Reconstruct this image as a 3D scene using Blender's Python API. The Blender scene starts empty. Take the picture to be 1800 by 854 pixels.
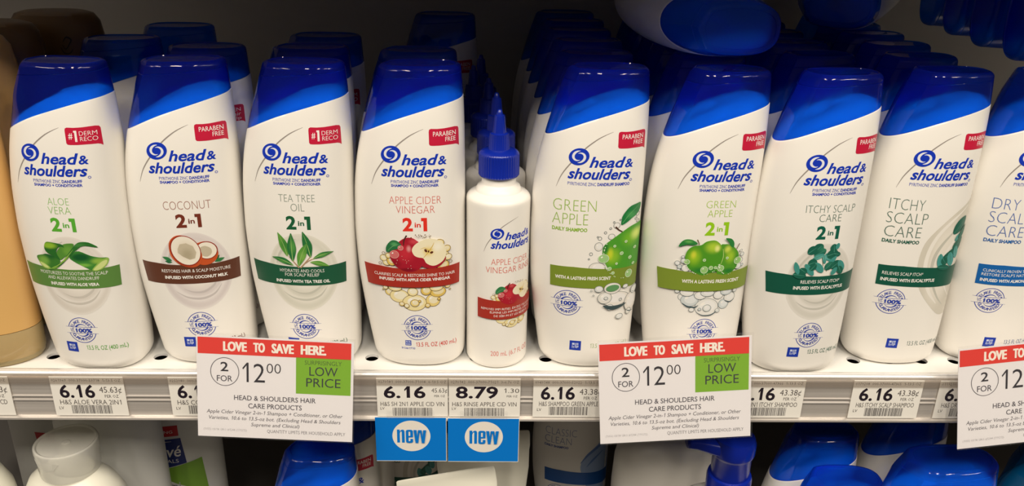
import bpy, bmesh, math, random
import numpy as np
from mathutils import Vector, Matrix

random.seed(4)
C = bpy.context.scene.collection
sc = bpy.context.scene

# ------------------------------------------------------------------ camera
def make_camera():
    f, pitch, yaw, roll = 1504.6, 0.3965, 0.0318, 0.0216
    loc = Vector((-9.77, -533.82, 309.1)) * 0.001
    fw = Vector((math.sin(yaw) * math.cos(pitch), math.cos(yaw) * math.cos(pitch), -math.sin(pitch)))
    r = Vector((math.cos(yaw), -math.sin(yaw), 0))
    u = r.cross(fw)
    c, s = math.cos(roll), math.sin(roll)
    r2, u2 = r * c + u * s, u * c - r * s
    m = Matrix((r2, u2, -fw)).transposed().to_4x4()
    m.translation = loc
    cd = bpy.data.cameras.new('camera')
    cd.sensor_fit = 'HORIZONTAL'
    cd.sensor_width = 36.0
    cd.lens = f / 1800 * 36.0
    cd.clip_start = 0.02
    cd.clip_end = 30
    co = bpy.data.objects.new('camera', cd)
    C.objects.link(co)
    co.matrix_world = m
    sc.camera = co
make_camera()

# ------------------------------------------------------------------ light
sc.view_settings.view_transform = 'Standard'
sc.view_settings.look = 'None'
sc.view_settings.gamma = 1.0
sc.view_settings.use_curve_mapping = False
sc.view_settings.exposure = 0.0
SUN_COL = (1.0, 0.905, 0.765)
FILL_COL = (1.0, 0.86, 0.72)
CEIL_POWER = 22.8
FILL_STRENGTH = 0.06

world = bpy.data.worlds.new('store_ambient')
sc.world = world
world.use_nodes = True
bg = world.node_tree.nodes['Background']
bg.inputs[0].default_value = (*FILL_COL, 1)
bg.inputs[1].default_value = FILL_STRENGTH

def area(name, loc, size, power, col):
    ld = bpy.data.lights.new(name, 'AREA')
    ld.shape = 'RECTANGLE'
    ld.size, ld.size_y = size
    ld.energy = power
    ld.color = col
    o = bpy.data.objects.new(name, ld)
    C.objects.link(o)
    o.location = loc
    return o
# fluorescent strips overhead in the store, over the aisle
for x in (-2.1, -1.4, -0.7, 0.0, 0.7, 1.4, 2.1):
    area('ceiling_strip', (x + 0.1, -1.55, 1.9), (0.16, 1.3), CEIL_POWER, SUN_COL)

# ------------------------------------------------------------------ materials
def lin(c):
    def f(v):
        v /= 255.0
        return v / 12.92 if v <= 0.04045 else ((v + 0.055) / 1.055) ** 2.4
    return tuple(f(v) for v in c)

MATS = {}
def mat(name, rgb, rough=0.45, metal=0.0, spec=0.5, coat=0.0, bump=None, sss=0.0):
    if name in MATS:
        return MATS[name]
    m = bpy.data.materials.new(name)
    m.use_nodes = True
    b = m.node_tree.nodes['Principled BSDF']
    b.inputs['Base Color'].default_value = (*lin(rgb), 1)
    b.inputs['Roughness'].default_value = rough
    b.inputs['Metallic'].default_value = metal
    b.inputs['Specular IOR Level'].default_value = spec
    b.inputs['Coat Weight'].default_value = coat
    if bump:
        nt = m.node_tree
        tc = nt.nodes.new('ShaderNodeTexCoord')
        mp = nt.nodes.new('ShaderNodeMapping')
        mp.inputs['Scale'].default_value = bump[2]
        nz = nt.nodes.new('ShaderNodeTexNoise')
        nz.inputs['Scale'].default_value = bump[0]
        bp = nt.nodes.new('ShaderNodeBump')
        bp.inputs['Strength'].default_value = bump[1]
        bp.inputs['Distance'].default_value = 0.001
        nt.links.new(tc.outputs['Object'], mp.inputs[0])
        nt.links.new(mp.outputs[0], nz.inputs['Vector'])
        nt.links.new(nz.outputs['Fac'], bp.inputs['Height'])
        nt.links.new(bp.outputs[0], b.inputs['Normal'])
    MATS[name] = m
    return m

def clear_mat(name, diff, tint, k, rough=0.08, ior=1.45, glossmax=1.0, haze=0.0):
    """thin coloured plastic: part of the light passes straight through, tinted; the rest is scattered; a gloss on top"""
    m = bpy.data.materials.new(name)
    m.use_nodes = True
    nt = m.node_tree
    nt.nodes.clear()
    out = nt.nodes.new('ShaderNodeOutputMaterial')
    d = nt.nodes.new('ShaderNodeBsdfDiffuse')
    d.inputs[0].default_value = (*diff, 1)
    t = nt.nodes.new('ShaderNodeBsdfTransparent')
    t.inputs[0].default_value = (*tint, 1)
    m1 = nt.nodes.new('ShaderNodeMixShader')
    m1.inputs[0].default_value = k
    if haze:
        rf = nt.nodes.new('ShaderNodeBsdfRefraction')
        rf.inputs['Color'].default_value = (*tint, 1)
        rf.inputs['Roughness'].default_value = haze
        rf.inputs['IOR'].default_value = 1.12
        m0 = nt.nodes.new('ShaderNodeMixShader')
        m0.inputs[0].default_value = 0.5
        nt.links.new(t.outputs[0], m0.inputs[1]); nt.links.new(rf.outputs[0], m0.inputs[2])
        t = m0
    g = nt.nodes.new('ShaderNodeBsdfGlossy')
    g.inputs['Roughness'].default_value = rough
    f0 = ((ior - 1) / (ior + 1)) ** 2
    lw = nt.nodes.new('ShaderNodeLayerWeight')
    lw.inputs[0].default_value = 0.5
    pw = nt.nodes.new('ShaderNodeMath')
    pw.operation = 'POWER'
    pw.inputs[1].default_value = 5.0
    fr = nt.nodes.new('ShaderNodeMath')
    fr.operation = 'MULTIPLY_ADD'
    fr.inputs[1].default_value = (1 - f0) * glossmax
    fr.inputs[2].default_value = f0
    nt.links.new(lw.outputs['Facing'], pw.inputs[0])
    nt.links.new(pw.outputs[0], fr.inputs[0])
    m2 = nt.nodes.new('ShaderNodeMixShader')
    L = nt.links.new
    L(d.outputs[0], m1.inputs[1]); L(t.outputs[0], m1.inputs[2])
    L(fr.outputs[0], m2.inputs[0]); L(m1.outputs[0], m2.inputs[1]); L(g.outputs[0], m2.inputs[2])
    L(m2.outputs[0], out.inputs[0])
    MATS[name] = m
    return m

def grad_ink(name, base, blobs):
    """printed artwork: a base ink with soft-edged patches of other inks, fixed on the label (mm, label frame)"""
    if name in MATS:
        return MATS[name]
    m = bpy.data.materials.new(name)
    m.use_nodes = True
    nt = m.node_tree
    b = nt.nodes['Principled BSDF']
    b.inputs['Roughness'].default_value = 0.4
    L = nt.links.new
    tc = nt.nodes.new('ShaderNodeTexCoord')
    prev = None
    for (x, z, rx, rz, col, soft) in blobs:
        mp = nt.nodes.new('ShaderNodeMapping')
        mp.inputs['Scale'].default_value = (1000.0 / rx, 0, 1000.0 / rz)
        mp.inputs['Location'].default_value = (-x / rx, 0, -z / rz)
        ln = nt.nodes.new('ShaderNodeVectorMath')
        ln.operation = 'LENGTH'
        mr = nt.nodes.new('ShaderNodeMapRange')
        mr.interpolation_type = 'SMOOTHSTEP'
        mr.inputs['From Min'].default_value = 1 - soft
        mr.inputs['From Max'].default_value = 1
        mr.inputs['To Min'].default_value = 1
        mr.inputs['To Max'].default_value = 0
        mx = nt.nodes.new('ShaderNodeMix')
        mx.data_type = 'RGBA'
        L(tc.outputs['Object'], mp.inputs[0]); L(mp.outputs[0], ln.inputs[0]); L(ln.outputs['Value'], mr.inputs['Value'])
        L(mr.outputs[0], mx.inputs[0])
        if prev is None:
            mx.inputs[6].default_value = (*lin(base), 1)
        else:
            L(prev, mx.inputs[6])
        mx.inputs[7].default_value = (*lin(col), 1)
        prev = mx.outputs[2]
    L(prev, b.inputs['Base Color'])
    MATS[name] = m
    return m

def ink(rgb):
    return mat('ink_%02x%02x%02x' % rgb, rgb, 0.4)

WHITE = mat('white_bottle_plastic', (240, 236, 229), 0.33, spec=0.45)
BLUECAP = clear_mat('blue_cap_plastic', (0.016, 0.03, 0.62), (0.02, 0.36, 1.0), 0.88, 0.03, haze=0.5)
BLUEDEEP = mat('deep_blue_plastic', (14, 38, 150), 0.22, spec=0.5)
TEALCAP = clear_mat('teal_cap_plastic', (0.003, 0.05, 0.13), (0.02, 0.45, 0.75), 0.55, 0.07)
FROST = clear_mat('frosted_cap_plastic', (0.80, 0.78, 0.72), (0.97, 0.97, 0.94), 0.45, 0.12)
CLEAR = clear_mat('clear_plastic', (0.8, 0.8, 0.78), (0.995, 0.995, 0.995), 0.985, 0.05, 1.35)
COVER = clear_mat('cloudy_rail_plastic', (0.34, 0.30, 0.26), (0.93, 0.91, 0.89), 0.84, 0.12, 1.4)
PAPER = mat('tag_paper', (240, 236, 228), 0.55)
CARD = mat('sign_card', (238, 234, 236), 0.3)
SHELFW = mat('white_shelf_enamel', (236, 234, 230), 0.35)
ALU = mat('rail_aluminium', (184, 176, 166), 0.3, metal=0.45, bump=(60, 0.12, (0.12, 1, 14)))
def streaks(m, c1, c2):
    nt = m.node_tree
    b = nt.nodes['Principled BSDF']
    tc = nt.nodes.new('ShaderNodeTexCoord')
    mp = nt.nodes.new('ShaderNodeMapping')
    mp.inputs['Scale'].default_value = (1.6, 1.0, 130.0)
    nz = nt.nodes.new('ShaderNodeTexNoise')
    nz.inputs['Scale'].default_value = 2.2
    nz.inputs['Detail'].default_value = 4
    mx = nt.nodes.new('ShaderNodeMix')
    mx.data_type = 'RGBA'
    mx.inputs[6].default_value = (*lin(c1), 1)
    mx.inputs[7].default_value = (*lin(c2), 1)
    nt.links.new(tc.outputs['Object'], mp.inputs[0]); nt.links.new(mp.outputs[0], nz.inputs['Vector'])
    nt.links.new(nz.outputs['Fac'], mx.inputs[0]); nt.links.new(mx.outputs[2], b.inputs['Base Color'])
streaks(ALU, (176, 168, 160), (238, 232, 226))
BEAD = mat('rail_bead_metal', (238, 235, 232), 0.28, metal=0.5)
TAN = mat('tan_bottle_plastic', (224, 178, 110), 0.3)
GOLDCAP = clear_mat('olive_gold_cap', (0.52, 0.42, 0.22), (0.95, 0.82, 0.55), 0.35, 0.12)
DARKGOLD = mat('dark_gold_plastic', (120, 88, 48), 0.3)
CREAM = mat('cream_bottle_plastic', (232, 229, 214), 0.35)
GREYW = mat('pearl_bottle_plastic', (226, 226, 222), 0.4)
WALLM = mat('back_panel_paint', (176, 172, 168), 0.7)
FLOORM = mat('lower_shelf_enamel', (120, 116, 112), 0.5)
DARKBL = mat('dark_ink', (28, 28, 34), 0.5)

# ------------------------------------------------------------------ object helpers
MM = 0.001
def link(name, me, parent=None):
    o = bpy.data.objects.new(name, me)
    C.objects.link(o)
    if parent is not None:
        o.parent = parent
    return o

def mesh_obj(name, verts, faces, m, parent=None, smooth=True, fm=None):
    me = bpy.data.meshes.new(name)
    me.from_pydata([(v[0] * MM, v[1] * MM, v[2] * MM) for v in verts], [], faces)
    ms = m if isinstance(m, (list, tuple)) else [m]
    for k in ms:
        me.materials.append(k)
    if fm is not None:
        me.polygons.foreach_set('material_index', fm)
    if smooth:
        me.polygons.foreach_set('use_smooth', [True] * len(me.polygons))
    me.update()
    return link(name, me, parent)

def sharp(o, deg=35):
    """flat-looking hard edges, smooth curved ones"""
    bm = bmesh.new(); bm.from_mesh(o.data)
    for e in bm.edges:
        if len(e.link_faces) == 2 and e.calc_face_angle(0) > math.radians(deg):
            e.smooth = False
    bm.to_mesh(o.data); bm.free()
    return o

def tag(o, label, cat, group=None):
    o['label'] = label
    o['category'] = cat
    if group:
        o['group'] = group
    return o

def thing(name, label, cat, loc=(0, 0, 0), rot=(0, 0, 0), group=None):
    o = bpy.data.objects.new(name, None)
    o.empty_display_size = 0.02
    C.objects.link(o)
    o.location = Vector(loc) * MM
    o.rotation_euler = rot
    return tag(o, label, cat, group)

def copy_thing(root, loc, rot, label, group, skip=()):
    r = root.copy(); C.objects.link(r)
    r.location = Vector(loc) * MM
    r.rotation_euler = rot
    r['label'] = label
    if group:
        r['group'] = group
    for ch in list(root.children):
        if ch.name.split('.')[0] in skip:
            continue
        c = ch.copy(); C.objects.link(c); c.parent = r
        for g in list(ch.children):
            d = g.copy(); C.objects.link(d); d.parent = c
    return r

def rings_mesh(rings, close_bottom=True, close_top=True):
    n = len(rings[0])
    v = [p for r in rings for p in r]
    f = []
    for i in range(len(rings) - 1):
        for j in range(n):
            k = (j + 1) % n
            f.append((i * n + j, i * n + k, (i + 1) * n + k, (i + 1) * n + j))
    if close_bottom:
        f.append(tuple(range(n - 1, -1, -1)))
    if close_top:
        b = (len(rings) - 1) * n
        f.append(tuple(range(b, b + n)))
    return v, f

def lathe(name, prof, m, parent=None, n=64, sx=1.0, sy=1.0, cx=0.0, cy=0.0, ribs=0, ribd=0.0, bot=True, top=True, ribz=None):
    rings = []
    for (r, z) in prof:
        ring = []
        for j in range(n):
            a = 2 * math.pi * j / n
            rr = r
            if ribs and ribz and ribz[0] <= z <= ribz[1]:
                rr = r - ribd * (0.5 + 0.5 * math.cos(a * ribs))
            ring.append((cx + rr * sx * math.cos(a), cy + rr * sy * math.sin(a), z))
        rings.append(ring)
    v, f = rings_mesh(rings, bot, top)
    return sharp(mesh_obj(name, v, f, m, parent), 40)

def fillet(r0, z0, rad, z1, top=True, n=5):
    """profile points of a rounded corner: a wall of radius r0 ending at height z1"""
    out = []
    for i in range(n + 1):
        a = math.pi / 2 * i / n
        if top:
            out.append((r0 - rad + rad * math.cos(a), z1 - rad + rad * math.sin(a)))
        else:
            out.append((r0 - rad + rad * math.sin(a), z1 + rad - rad * math.cos(a)))
    return out

def box_part(name, x0, x1, y0, y1, z0, z1, m, parent=None, bev=0.0):
    bm = bmesh.new()
    bmesh.ops.create_cube(bm, size=1)
    for v in bm.verts:
        v.co = Vector((x0 + (v.co.x + .5) * (x1 - x0), y0 + (v.co.y + .5) * (y1 - y0), z0 + (v.co.z + .5) * (z1 - z0))) * MM
    if bev:
        bmesh.ops.bevel(bm, geom=bm.edges[:], offset=bev * MM, segments=2, affect='EDGES')
    me = bpy.data.meshes.new(name); bm.to_mesh(me); bm.free()
    me.materials.append(m)
    return link(name, me, parent)

# ------------------------------------------------------------------ bottle surface (mm)
def smooth_table(t, sig=7.0):
    zz = np.arange(-40, 260, 1.0)
    p = np.polyfit([a for a, _ in t], [b for _, b in t], 1)
    v = np.interp(zz, [a for a, _ in t], [b for _, b in t])
    lo, hi = t[0], t[-1]
    s0 = (t[1][1] - t[0][1]) / (t[1][0] - t[0][0]); s1 = (t[-1][1] - t[-2][1]) / (t[-1][0] - t[-2][0])
    v = np.where(zz < lo[0], lo[1] + s0 * (zz - lo[0]), v)
    v = np.where(zz > hi[0], hi[1] + s1 * (zz - hi[0]), v)
    k = np.exp(-0.5 * (np.arange(-25, 26) / sig) ** 2); k /= k.sum()
    vv = np.convolve(np.pad(v, 25, mode='edge'), k, mode='valid')
    return zz, vv
XL = smooth_table([(0, -31.6), (14, -33.8), (38, -37.4), (65, -40.6), (98, -41.8), (127, -40.4), (143, -38.4), (154, -36.2), (163, -33.9), (176, -30.4), (190, -26.2), (203, -21.6), (210, -19)], 5)
XR = smooth_table([(0, 30.0), (14, 30.9), (40, 31.7), (127, 31.9), (165, 31.9), (186, 31.5), (205, 30.4), (210, 30)], 5)
DD = smooth_table([(0, 22.8), (20, 24.2), (60, 24.4), (110, 24.3), (153, 22.8), (165, 21.8), (187, 19.2), (203, 16.2), (210, 14.6)], 6)
def xl(z): return float(np.interp(z, *XL))
def xr(z): return float(np.interp(z, *XR))
def dd(z): return float(np.interp(z, *DD))
NL, NR = 2.1, 2.6
ZCX = [-45, -35, -30, -19.5, -9.2, 2.4, 13.6, 23.2, 32, 40]
ZCZ = [155, 161.8, 164.7, 170.1, 174.6, 178.4, 181.8, 184.5, 186.4, 187.8]
def zc(x): return float(np.interp(x, ZCX, ZCZ))
_t = smooth_table(list(zip(ZCX, ZCZ)), 3)
def zc(x): return float(np.interp(x, *_t))

def yfront(x, z):
    a0, a1, b = xl(z), xr(z), dd(z)
    c = (a0 + a1) / 2; a = (a1 - a0) / 2
    u = (x - c) / a
    n = NL if u < 0 else NR
    return -b * max(0.0, 1 - min(1.0, abs(u)) ** n) ** (1 / n)

def ring_at(zfun, inset=0.0, nseg=112, scale=1.0, shrinkc=None):
    """closed outline; zfun(x, phi) gives the height at each point"""
    out = []
    for j in range(nseg):
        ph = 2 * math.pi * j / nseg
        cs, sn = math.cos(ph), math.sin(ph)
        n = NL if cs < 0 else NR
        z = 170.0
        for _ in range(8):
            a0, a1, b = xl(z) + inset, xr(z) - inset, dd(z) - inset
            c, a = (a0 + a1) / 2, (a1 - a0) / 2
            x = c + a * math.copysign(abs(cs) ** (2 / n), cs)
            z = 0.5 * z + 0.5 * zfun(x) if _ < 6 else zfun(x)
        y = b * math.copysign(abs(sn) ** (2 / n), sn)
        out.append((x, y, z))
    return out

def scaled(ring, s, dz, c=None):
    cx = sum(p[0] for p in ring) / len(ring)
    return [(cx + (p[0] - cx) * s, p[1] * s, p[2] + dz) for p in ring]

def shampoo_body():
    rings = []
    for z in (0.0, 0.25, 0.8, 1.8, 3.2, 5.0, 7.0, 9.0):
        r = 9.0
        ins = r - math.sqrt(max(0, r * r - (r - z) ** 2))
        rings.append(ring_at(lambda x, z=z: z, ins * 0.82))
    for z in list(range(14, 150, 7)) + [150]:
        rings.append(ring_at(lambda x, z=z: float(z)))
    for t in (0.2, 0.4, 0.6, 0.8, 0.96):
        rings.append(ring_at(lambda x, t=t: 150 + t * (zc(x) - 150)))
    top = ring_at(lambda x: zc(x), 0.0)
    rings.append(ring_at(lambda x: zc(x) - 0.15, 0.05))
    rings.append(ring_at(lambda x: zc(x) + 0.1, 0.45))
    rim = ring_at(lambda x: zc(x) + 0.1, 1.5)
    rings.append(rim)
    cx = sum(p[0] for p in rim) / len(rim)
    for s, dz in ((0.975, 1.6), (0.93, 3.4), (0.86, 5.2), (0.76, 6.8), (0.63, 8.0), (0.48, 8.8), (0.32, 9.3), (0.16, 9.5), (0.04, 9.6)):
        # the shoulder is a low dome that levels out towards its middle
        k = (1 - s) * 0.75
        rings.append([(cx + (p[0] - cx) * s, p[1] * s, (p[2] + dz) * (1 - k) + (175 + dz) * k) for p in rim])
    v, f = rings_mesh(rings)
    return v, f

def cap_ring(zfun, inset, w):
    """outline of the cap; w = 0 follows the bottle, w = 1 has a slanting facet that ends in a ridge on each left corner"""
    base = ring_at(zfun, inset)
    if w <= 0:
        return base
    n = len(base)
    out = []
    q = n // 4
    for j, (x, y, z) in enumerate(base):
        if q < j < n - q:
            a0, a1, b = xl(z) + inset, xr(z) - inset, dd(z) - inset
            c, a = (a0 + a1) / 2, (a1 - a0) / 2
            sg = 1 if j <= n // 2 else -1
            k = abs(n / 2 - j) / q                       # 0 at the far left, 1 at the middle of the face
            rx = min(-27.0 + (z - 172.0) * 12.0 / 31.0, c - 6)
            rx = max(rx, a0 + 2.5)
            N = 2.9
            u = (rx - c) / a
            ry = b * (1 - min(1, abs(u)) ** N) ** (1 / N)
            if k <= 0.5:
                t = k / 0.5
                fx, fy = a0 + (rx - a0) * t, ry * t
                rd = 0.8 * math.sin(math.pi * min(1, t * 1.0)) * 0.6   # the facet bulges a little
                fx -= rd * 0.9; fy += rd * 0.3
            else:
                t = (k - 0.5) / 0.5
                fx = rx + (c - rx) * t
                uu = (fx - c) / a
                fy = b * (1 - min(1, abs(uu)) ** N) ** (1 / N)
            x, y = x + (fx - x) * w, y + (sg * fy - y) * w
        out.append((x, y, z))
    return out

def shampoo_cap():
    rings = []
    T = 206.0
    seam = lambda x: 199.6 + 0.07 * x
    rings.append(ring_at(lambda x: zc(x) + 0.25, 0.9))
    rings.append(ring_at(lambda x: zc(x) + 0.25, 0.35))
    for t, w in ((0.03, 0), (0.12, 0.05), (0.25, 0.25), (0.4, 0.6), (0.55, 0.9), (0.7, 1), (0.82, 1), (0.93, 1)):
        rings.append(cap_ring(lambda x, t=t: zc(x) + t * (seam(x) - 0.3 - zc(x)), 0.2, w))
    for dz, ins in ((-0.3, 0.2), (0.0, 0.6), (0.3, 0.2)):
        rings.append(cap_ring(lambda x, dz=dz: seam(x) + dz, ins, 1))
    R = 3.0
    rings.append(cap_ring(lambda x: 0.5 * (seam(x) + 0.3) + 0.5 * (T - R), 0.2, 1))
    for i in range(0, 8):
        a = math.pi / 2 * i / 7
        rings.append(cap_ring(lambda x, a=a: T - R + R * math.sin(a), 0.2 + R * (1 - math.cos(a)), 1))
    base = cap_ring(lambda x: T, 0.2 + R + 0.3, 1)
    rings.append(base)
    rings.append([(p[0], p[1], p[2] - 0.5) for p in scaled(base, 0.985, 0)])
    rings.append(scaled(base, 0.5, -0.9))
    v, f = rings_mesh(rings, False, True)
    return v, f

# ------------------------------------------------------------------ flat artwork: layers of (material, verts2d, faces)
def catmull(pts, n=5, closed=True):
    P = [np.array(p, float) for p in pts]
    out = []
    m = len(P)
    for i in range(m if closed else m - 1):
        if closed:
            p0, p1, p2, p3 = P[i - 1], P[i], P[(i + 1) % m], P[(i + 2) % m]
        else:
            p0, p1, p2, p3 = P[max(i - 1, 0)], P[i], P[i + 1], P[min(i + 2, m - 1)]
        for k in range(n):
            t = k / n
            out.append(tuple(0.5 * ((2 * p1) + (-p0 + p2) * t + (2 * p0 - 5 * p1 + 4 * p2 - p3) * t * t + (-p0 + 3 * p1 - 3 * p2 + p3) * t ** 3)))
    if not closed:
        out.append(tuple(P[-1]))
    return out

def poly(m, pts, smooth=False, n=5):
    if smooth:
        pts = catmull(pts, n)
    return (m, [tuple(p) for p in pts], [tuple(range(len(pts)))])

def ell(m, x, z, rx, rz=None, rot=0.0, n=36):
    rz = rx if rz is None else rz
    c, s = math.cos(rot), math.sin(rot)
    pts = []
    for i in range(n):
        a = 2 * math.pi * i / n
        p, q = rx * math.cos(a), rz * math.sin(a)
        pts.append((x + p * c - q * s, z + p * s + q * c))
    return (m, pts, [tuple(range(n))])

def stroke(m, pts, w, closed=False, smooth=True, n=6):
    """a line of width w (one value, or one per given point)"""
    W = [w] * len(pts) if not hasattr(w, '__len__') else list(w)
    if smooth:
        P3 = catmull([(p[0], p[1], ww) for p, ww in zip(pts, W)], n, closed)
        pts = [(p[0], p[1]) for p in P3]; W = [max(p[2], 0.01) for p in P3]
    v, f = [], []
    m_ = len(pts)
    for i in range(m_):
        a = pts[i - 1] if (closed or i > 0) else pts[i]
        b = pts[(i + 1) % m_] if (closed or i < m_ - 1) else pts[i]
        dx, dz = b[0] - a[0], b[1] - a[1]
        L = math.hypot(dx, dz) or 1
        nx, nz = -dz / L * W[i] / 2, dx / L * W[i] / 2
        v += [(pts[i][0] + nx, pts[i][1] + nz), (pts[i][0] - nx, pts[i][1] - nz)]
    for i in range(m_ if closed else m_ - 1):
        k = (i + 1) % m_
        f.append((2 * i, 2 * i + 1, 2 * k + 1, 2 * k))
    return (m, v, f)

def ringl(m, x, z, rx, rz, w, rot=0.0, n=36, a0=0, a1=360):
    full = abs(a1 - a0) >= 360
    c, s = math.cos(rot), math.sin(rot)
    pts = []
    for i in range(n if full else n + 1):
        a = math.radians(a0 + (a1 - a0) * i / n)
        p, q = rx * math.cos(a), rz * math.sin(a)
        pts.append((x + p * c - q * s, z + p * s + q * c))
    return stroke(m, pts, w, full, False)

def rect(m, x0, x1, z0, z1):
    return (m, [(x0, z0), (x1, z0), (x1, z1), (x0, z1)], [(0, 1, 2, 3)])

def heavy(m, s, x0, x1, zb, zt, weight, d, bbox=False):
    return [txt(m, s, x0 + k * d, x1 + (k - 1) * d * 0 + k * d - 0, zb, zt, weight, bbox=bbox) for k in (-1, 0, 1)]

_TC = {}
_ADV = {}
def advance(ch):
    if ch not in _ADV:
        def w(t):
            v, _ = text_mesh(t)
            return max(p[0] for p in v) - min(p[0] for p in v)
        _ADV[ch] = w('H' + ch + 'H') - w('HH')
    return _ADV[ch]

def text_mesh(s, weight=0.0, shear=0.0, res=3, space=1.0):
    if '1' in s and (s, round(weight, 4), round(shear, 3), res, space) not in _TC:
        # the numeral one gets a flag; the other characters come from the font
        V, F, x = [], [], 0.0
        for ch in s:
            b = len(V)
            if ch == '1':
                t = 0.045 + weight
                L = [(0.10, 0.71 - 0.20), (0.10 + 0.02, 0.71 - 0.20 - 1.5 * t), (0.33 - 2 * t, 0.71 - 2.6 * t), (0.33 - 2 * t, 0), (0.33, 0), (0.33, 0.71), (0.33 - 1.7 * t, 0.71)]
                V += [(x + p[0] + 0.03 + shear * p[1], p[1]) for p in L]
                F += [(b + 0, b + 1, b + 2), (b + 0, b + 2, b + 6), (b + 2, b + 3, b + 4), (b + 2, b + 4, b + 5), (b + 2, b + 5, b + 6)]
                x += 0.50
            elif ch == ' ':
                x += advance(' ')
            else:
                v, f = text_mesh(ch, weight, shear, res, space)
                V += [(x + p[0], p[1]) for p in v]
                F += [tuple(b + i for i in q) for q in f]
                x += advance(ch)
        _TC[(s, round(weight, 4), round(shear, 3), res, space)] = (V, F)
    key = (s, round(weight, 4), round(shear, 3), res, space)
    if key not in _TC:
        c = bpy.data.curves.new('lettering', 'FONT')
        c.body = s
        c.offset = weight
        c.shear = shear
        c.resolution_u = res
        c.space_character = space
        o = bpy.data.objects.new('lettering', c)
        me = bpy.data.meshes.new_from_object(o)
        v = [(q.co.x, q.co.y) for q in me.vertices]
        f = [tuple(p.vertices) for p in me.polygons]
        bpy.data.objects.remove(o); bpy.data.curves.remove(c); bpy.data.meshes.remove(me)
        _TC[key] = (v, f)
    return _TC[key]

def txt(m, s, x0, x1, zb, zt, weight=0.0, shear=0.0, ref=None, res=3, bbox=False, space=1.0):
    """lettering whose ink runs from x0 to x1, standing on zb, capitals (or the letters of ref) reaching zt"""
    v, f = text_mesh(s, weight, shear, res, space)
    rv, _ = (v, f) if bbox else text_mesh(ref or 'H', weight, shear, res)
    lo = min(p[1] for p in rv); hi = max(p[1] for p in rv)
    a, b = min(p[0] for p in v), max(p[0] for p in v)
    sx = (x1 - x0) / (b - a); sz = (zt - zb) / (hi - lo)
    return (m, [(x0 + (p[0] - a) * sx, zb + (p[1] - lo) * sz) for p in v], f)

def arc_txt(m, s, cx, cz, r, h, a_mid, step, weight=0.02, inside=False, sqx=1.0):
    """letters set round a circle; step = degrees between letter centres; inside: lower half, reading left to right"""
    out = []
    chars = list(s)
    n = len(chars)
    for i, ch in enumerate(chars):
        if ch == ' ':
            continue
        off = (i - (n - 1) / 2) * step
        ang = math.radians(a_mid - off) if not inside else math.radians(a_mid + off)
        v, f = text_mesh(ch, weight, 0, 2)
        lo, hi = 0.0, 0.71
        a, b = min(p[0] for p in v), max(p[0] for p in v)
        k = h / (hi - lo)
        rot = ang - math.pi / 2 if not inside else ang + math.pi / 2
        bx, bz = cx + r * math.cos(ang), cz + r * math.sin(ang)
        c, sn = math.cos(rot), math.sin(rot)
        vv = []
        for p in v:
            q = ((p[0] - (a + b) / 2) * k * sqx, p[1] * k)
            vv.append((bx + q[0] * c - q[1] * sn, bz + q[0] * sn + q[1] * c))
        out.append((m, vv, f))
    return out

def clip_x(layer, lim):
    m, v, f = layer
    return (m, [(min(p[0], lim), p[1]) for p in v], f)

def subdiv_layer(v, f, gx, gz):
    bm = bmesh.new()
    vs = [bm.verts.new((p[0], 0, p[1])) for p in v]
    for q in f:
        try:
            bm.faces.new([vs[i] for i in q])
        except ValueError:
            pass
    big = [q for q in bm.faces if len(q.verts) > 4]
    if big:
        bm.normal_update()
        bmesh.ops.triangulate(bm, faces=big)
    if gx:
        x0, x1 = min(p[0] for p in v), max(p[0] for p in v)
        k = math.floor(x0 / gx) + 1
        while k * gx < x1:
            bmesh.ops.bisect_plane(bm, geom=bm.verts[:] + bm.edges[:] + bm.faces[:], plane_co=(k * gx, 0, 0), plane_no=(1, 0, 0))
            k += 1
    if gz:
        z0, z1 = min(p[1] for p in v), max(p[1] for p in v)
        k = math.floor(z0 / gz) + 1
        while k * gz < z1:
            bmesh.ops.bisect_plane(bm, geom=bm.verts[:] + bm.edges[:] + bm.faces[:], plane_co=(0, 0, k * gz), plane_no=(0, 0, 1))
            k += 1
    bm.verts.index_update()
    ov = [(w.co.x, w.co.z) for w in bm.verts]
    of = [tuple(w.index for w in q.verts) for q in bm.faces]
    bm.free()
    return ov, of

def surf_front(x, z, off):
    y = yfront(x, z)
    e = 0.4
    dx = (yfront(x + e, z) - yfront(x - e, z)) / (2 * e)
    dz = (yfront(x, z + e) - yfront(x, z - e)) / (2 * e)
    dx = max(-6.0, min(6.0, dx))
    L = math.sqrt(dx * dx + 1 + dz * dz)
    return (x + dx / L * off, y - off / L, z + dz / L * off)

def cyl_front(R):
    def s(x, z, off):
        a = x / R
        return ((R + off) * math.sin(a), -(R + off) * math.cos(a), z)
    return s

def plane_front(y0):
    return lambda x, z, off: (x, y0 - off, z)

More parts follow.
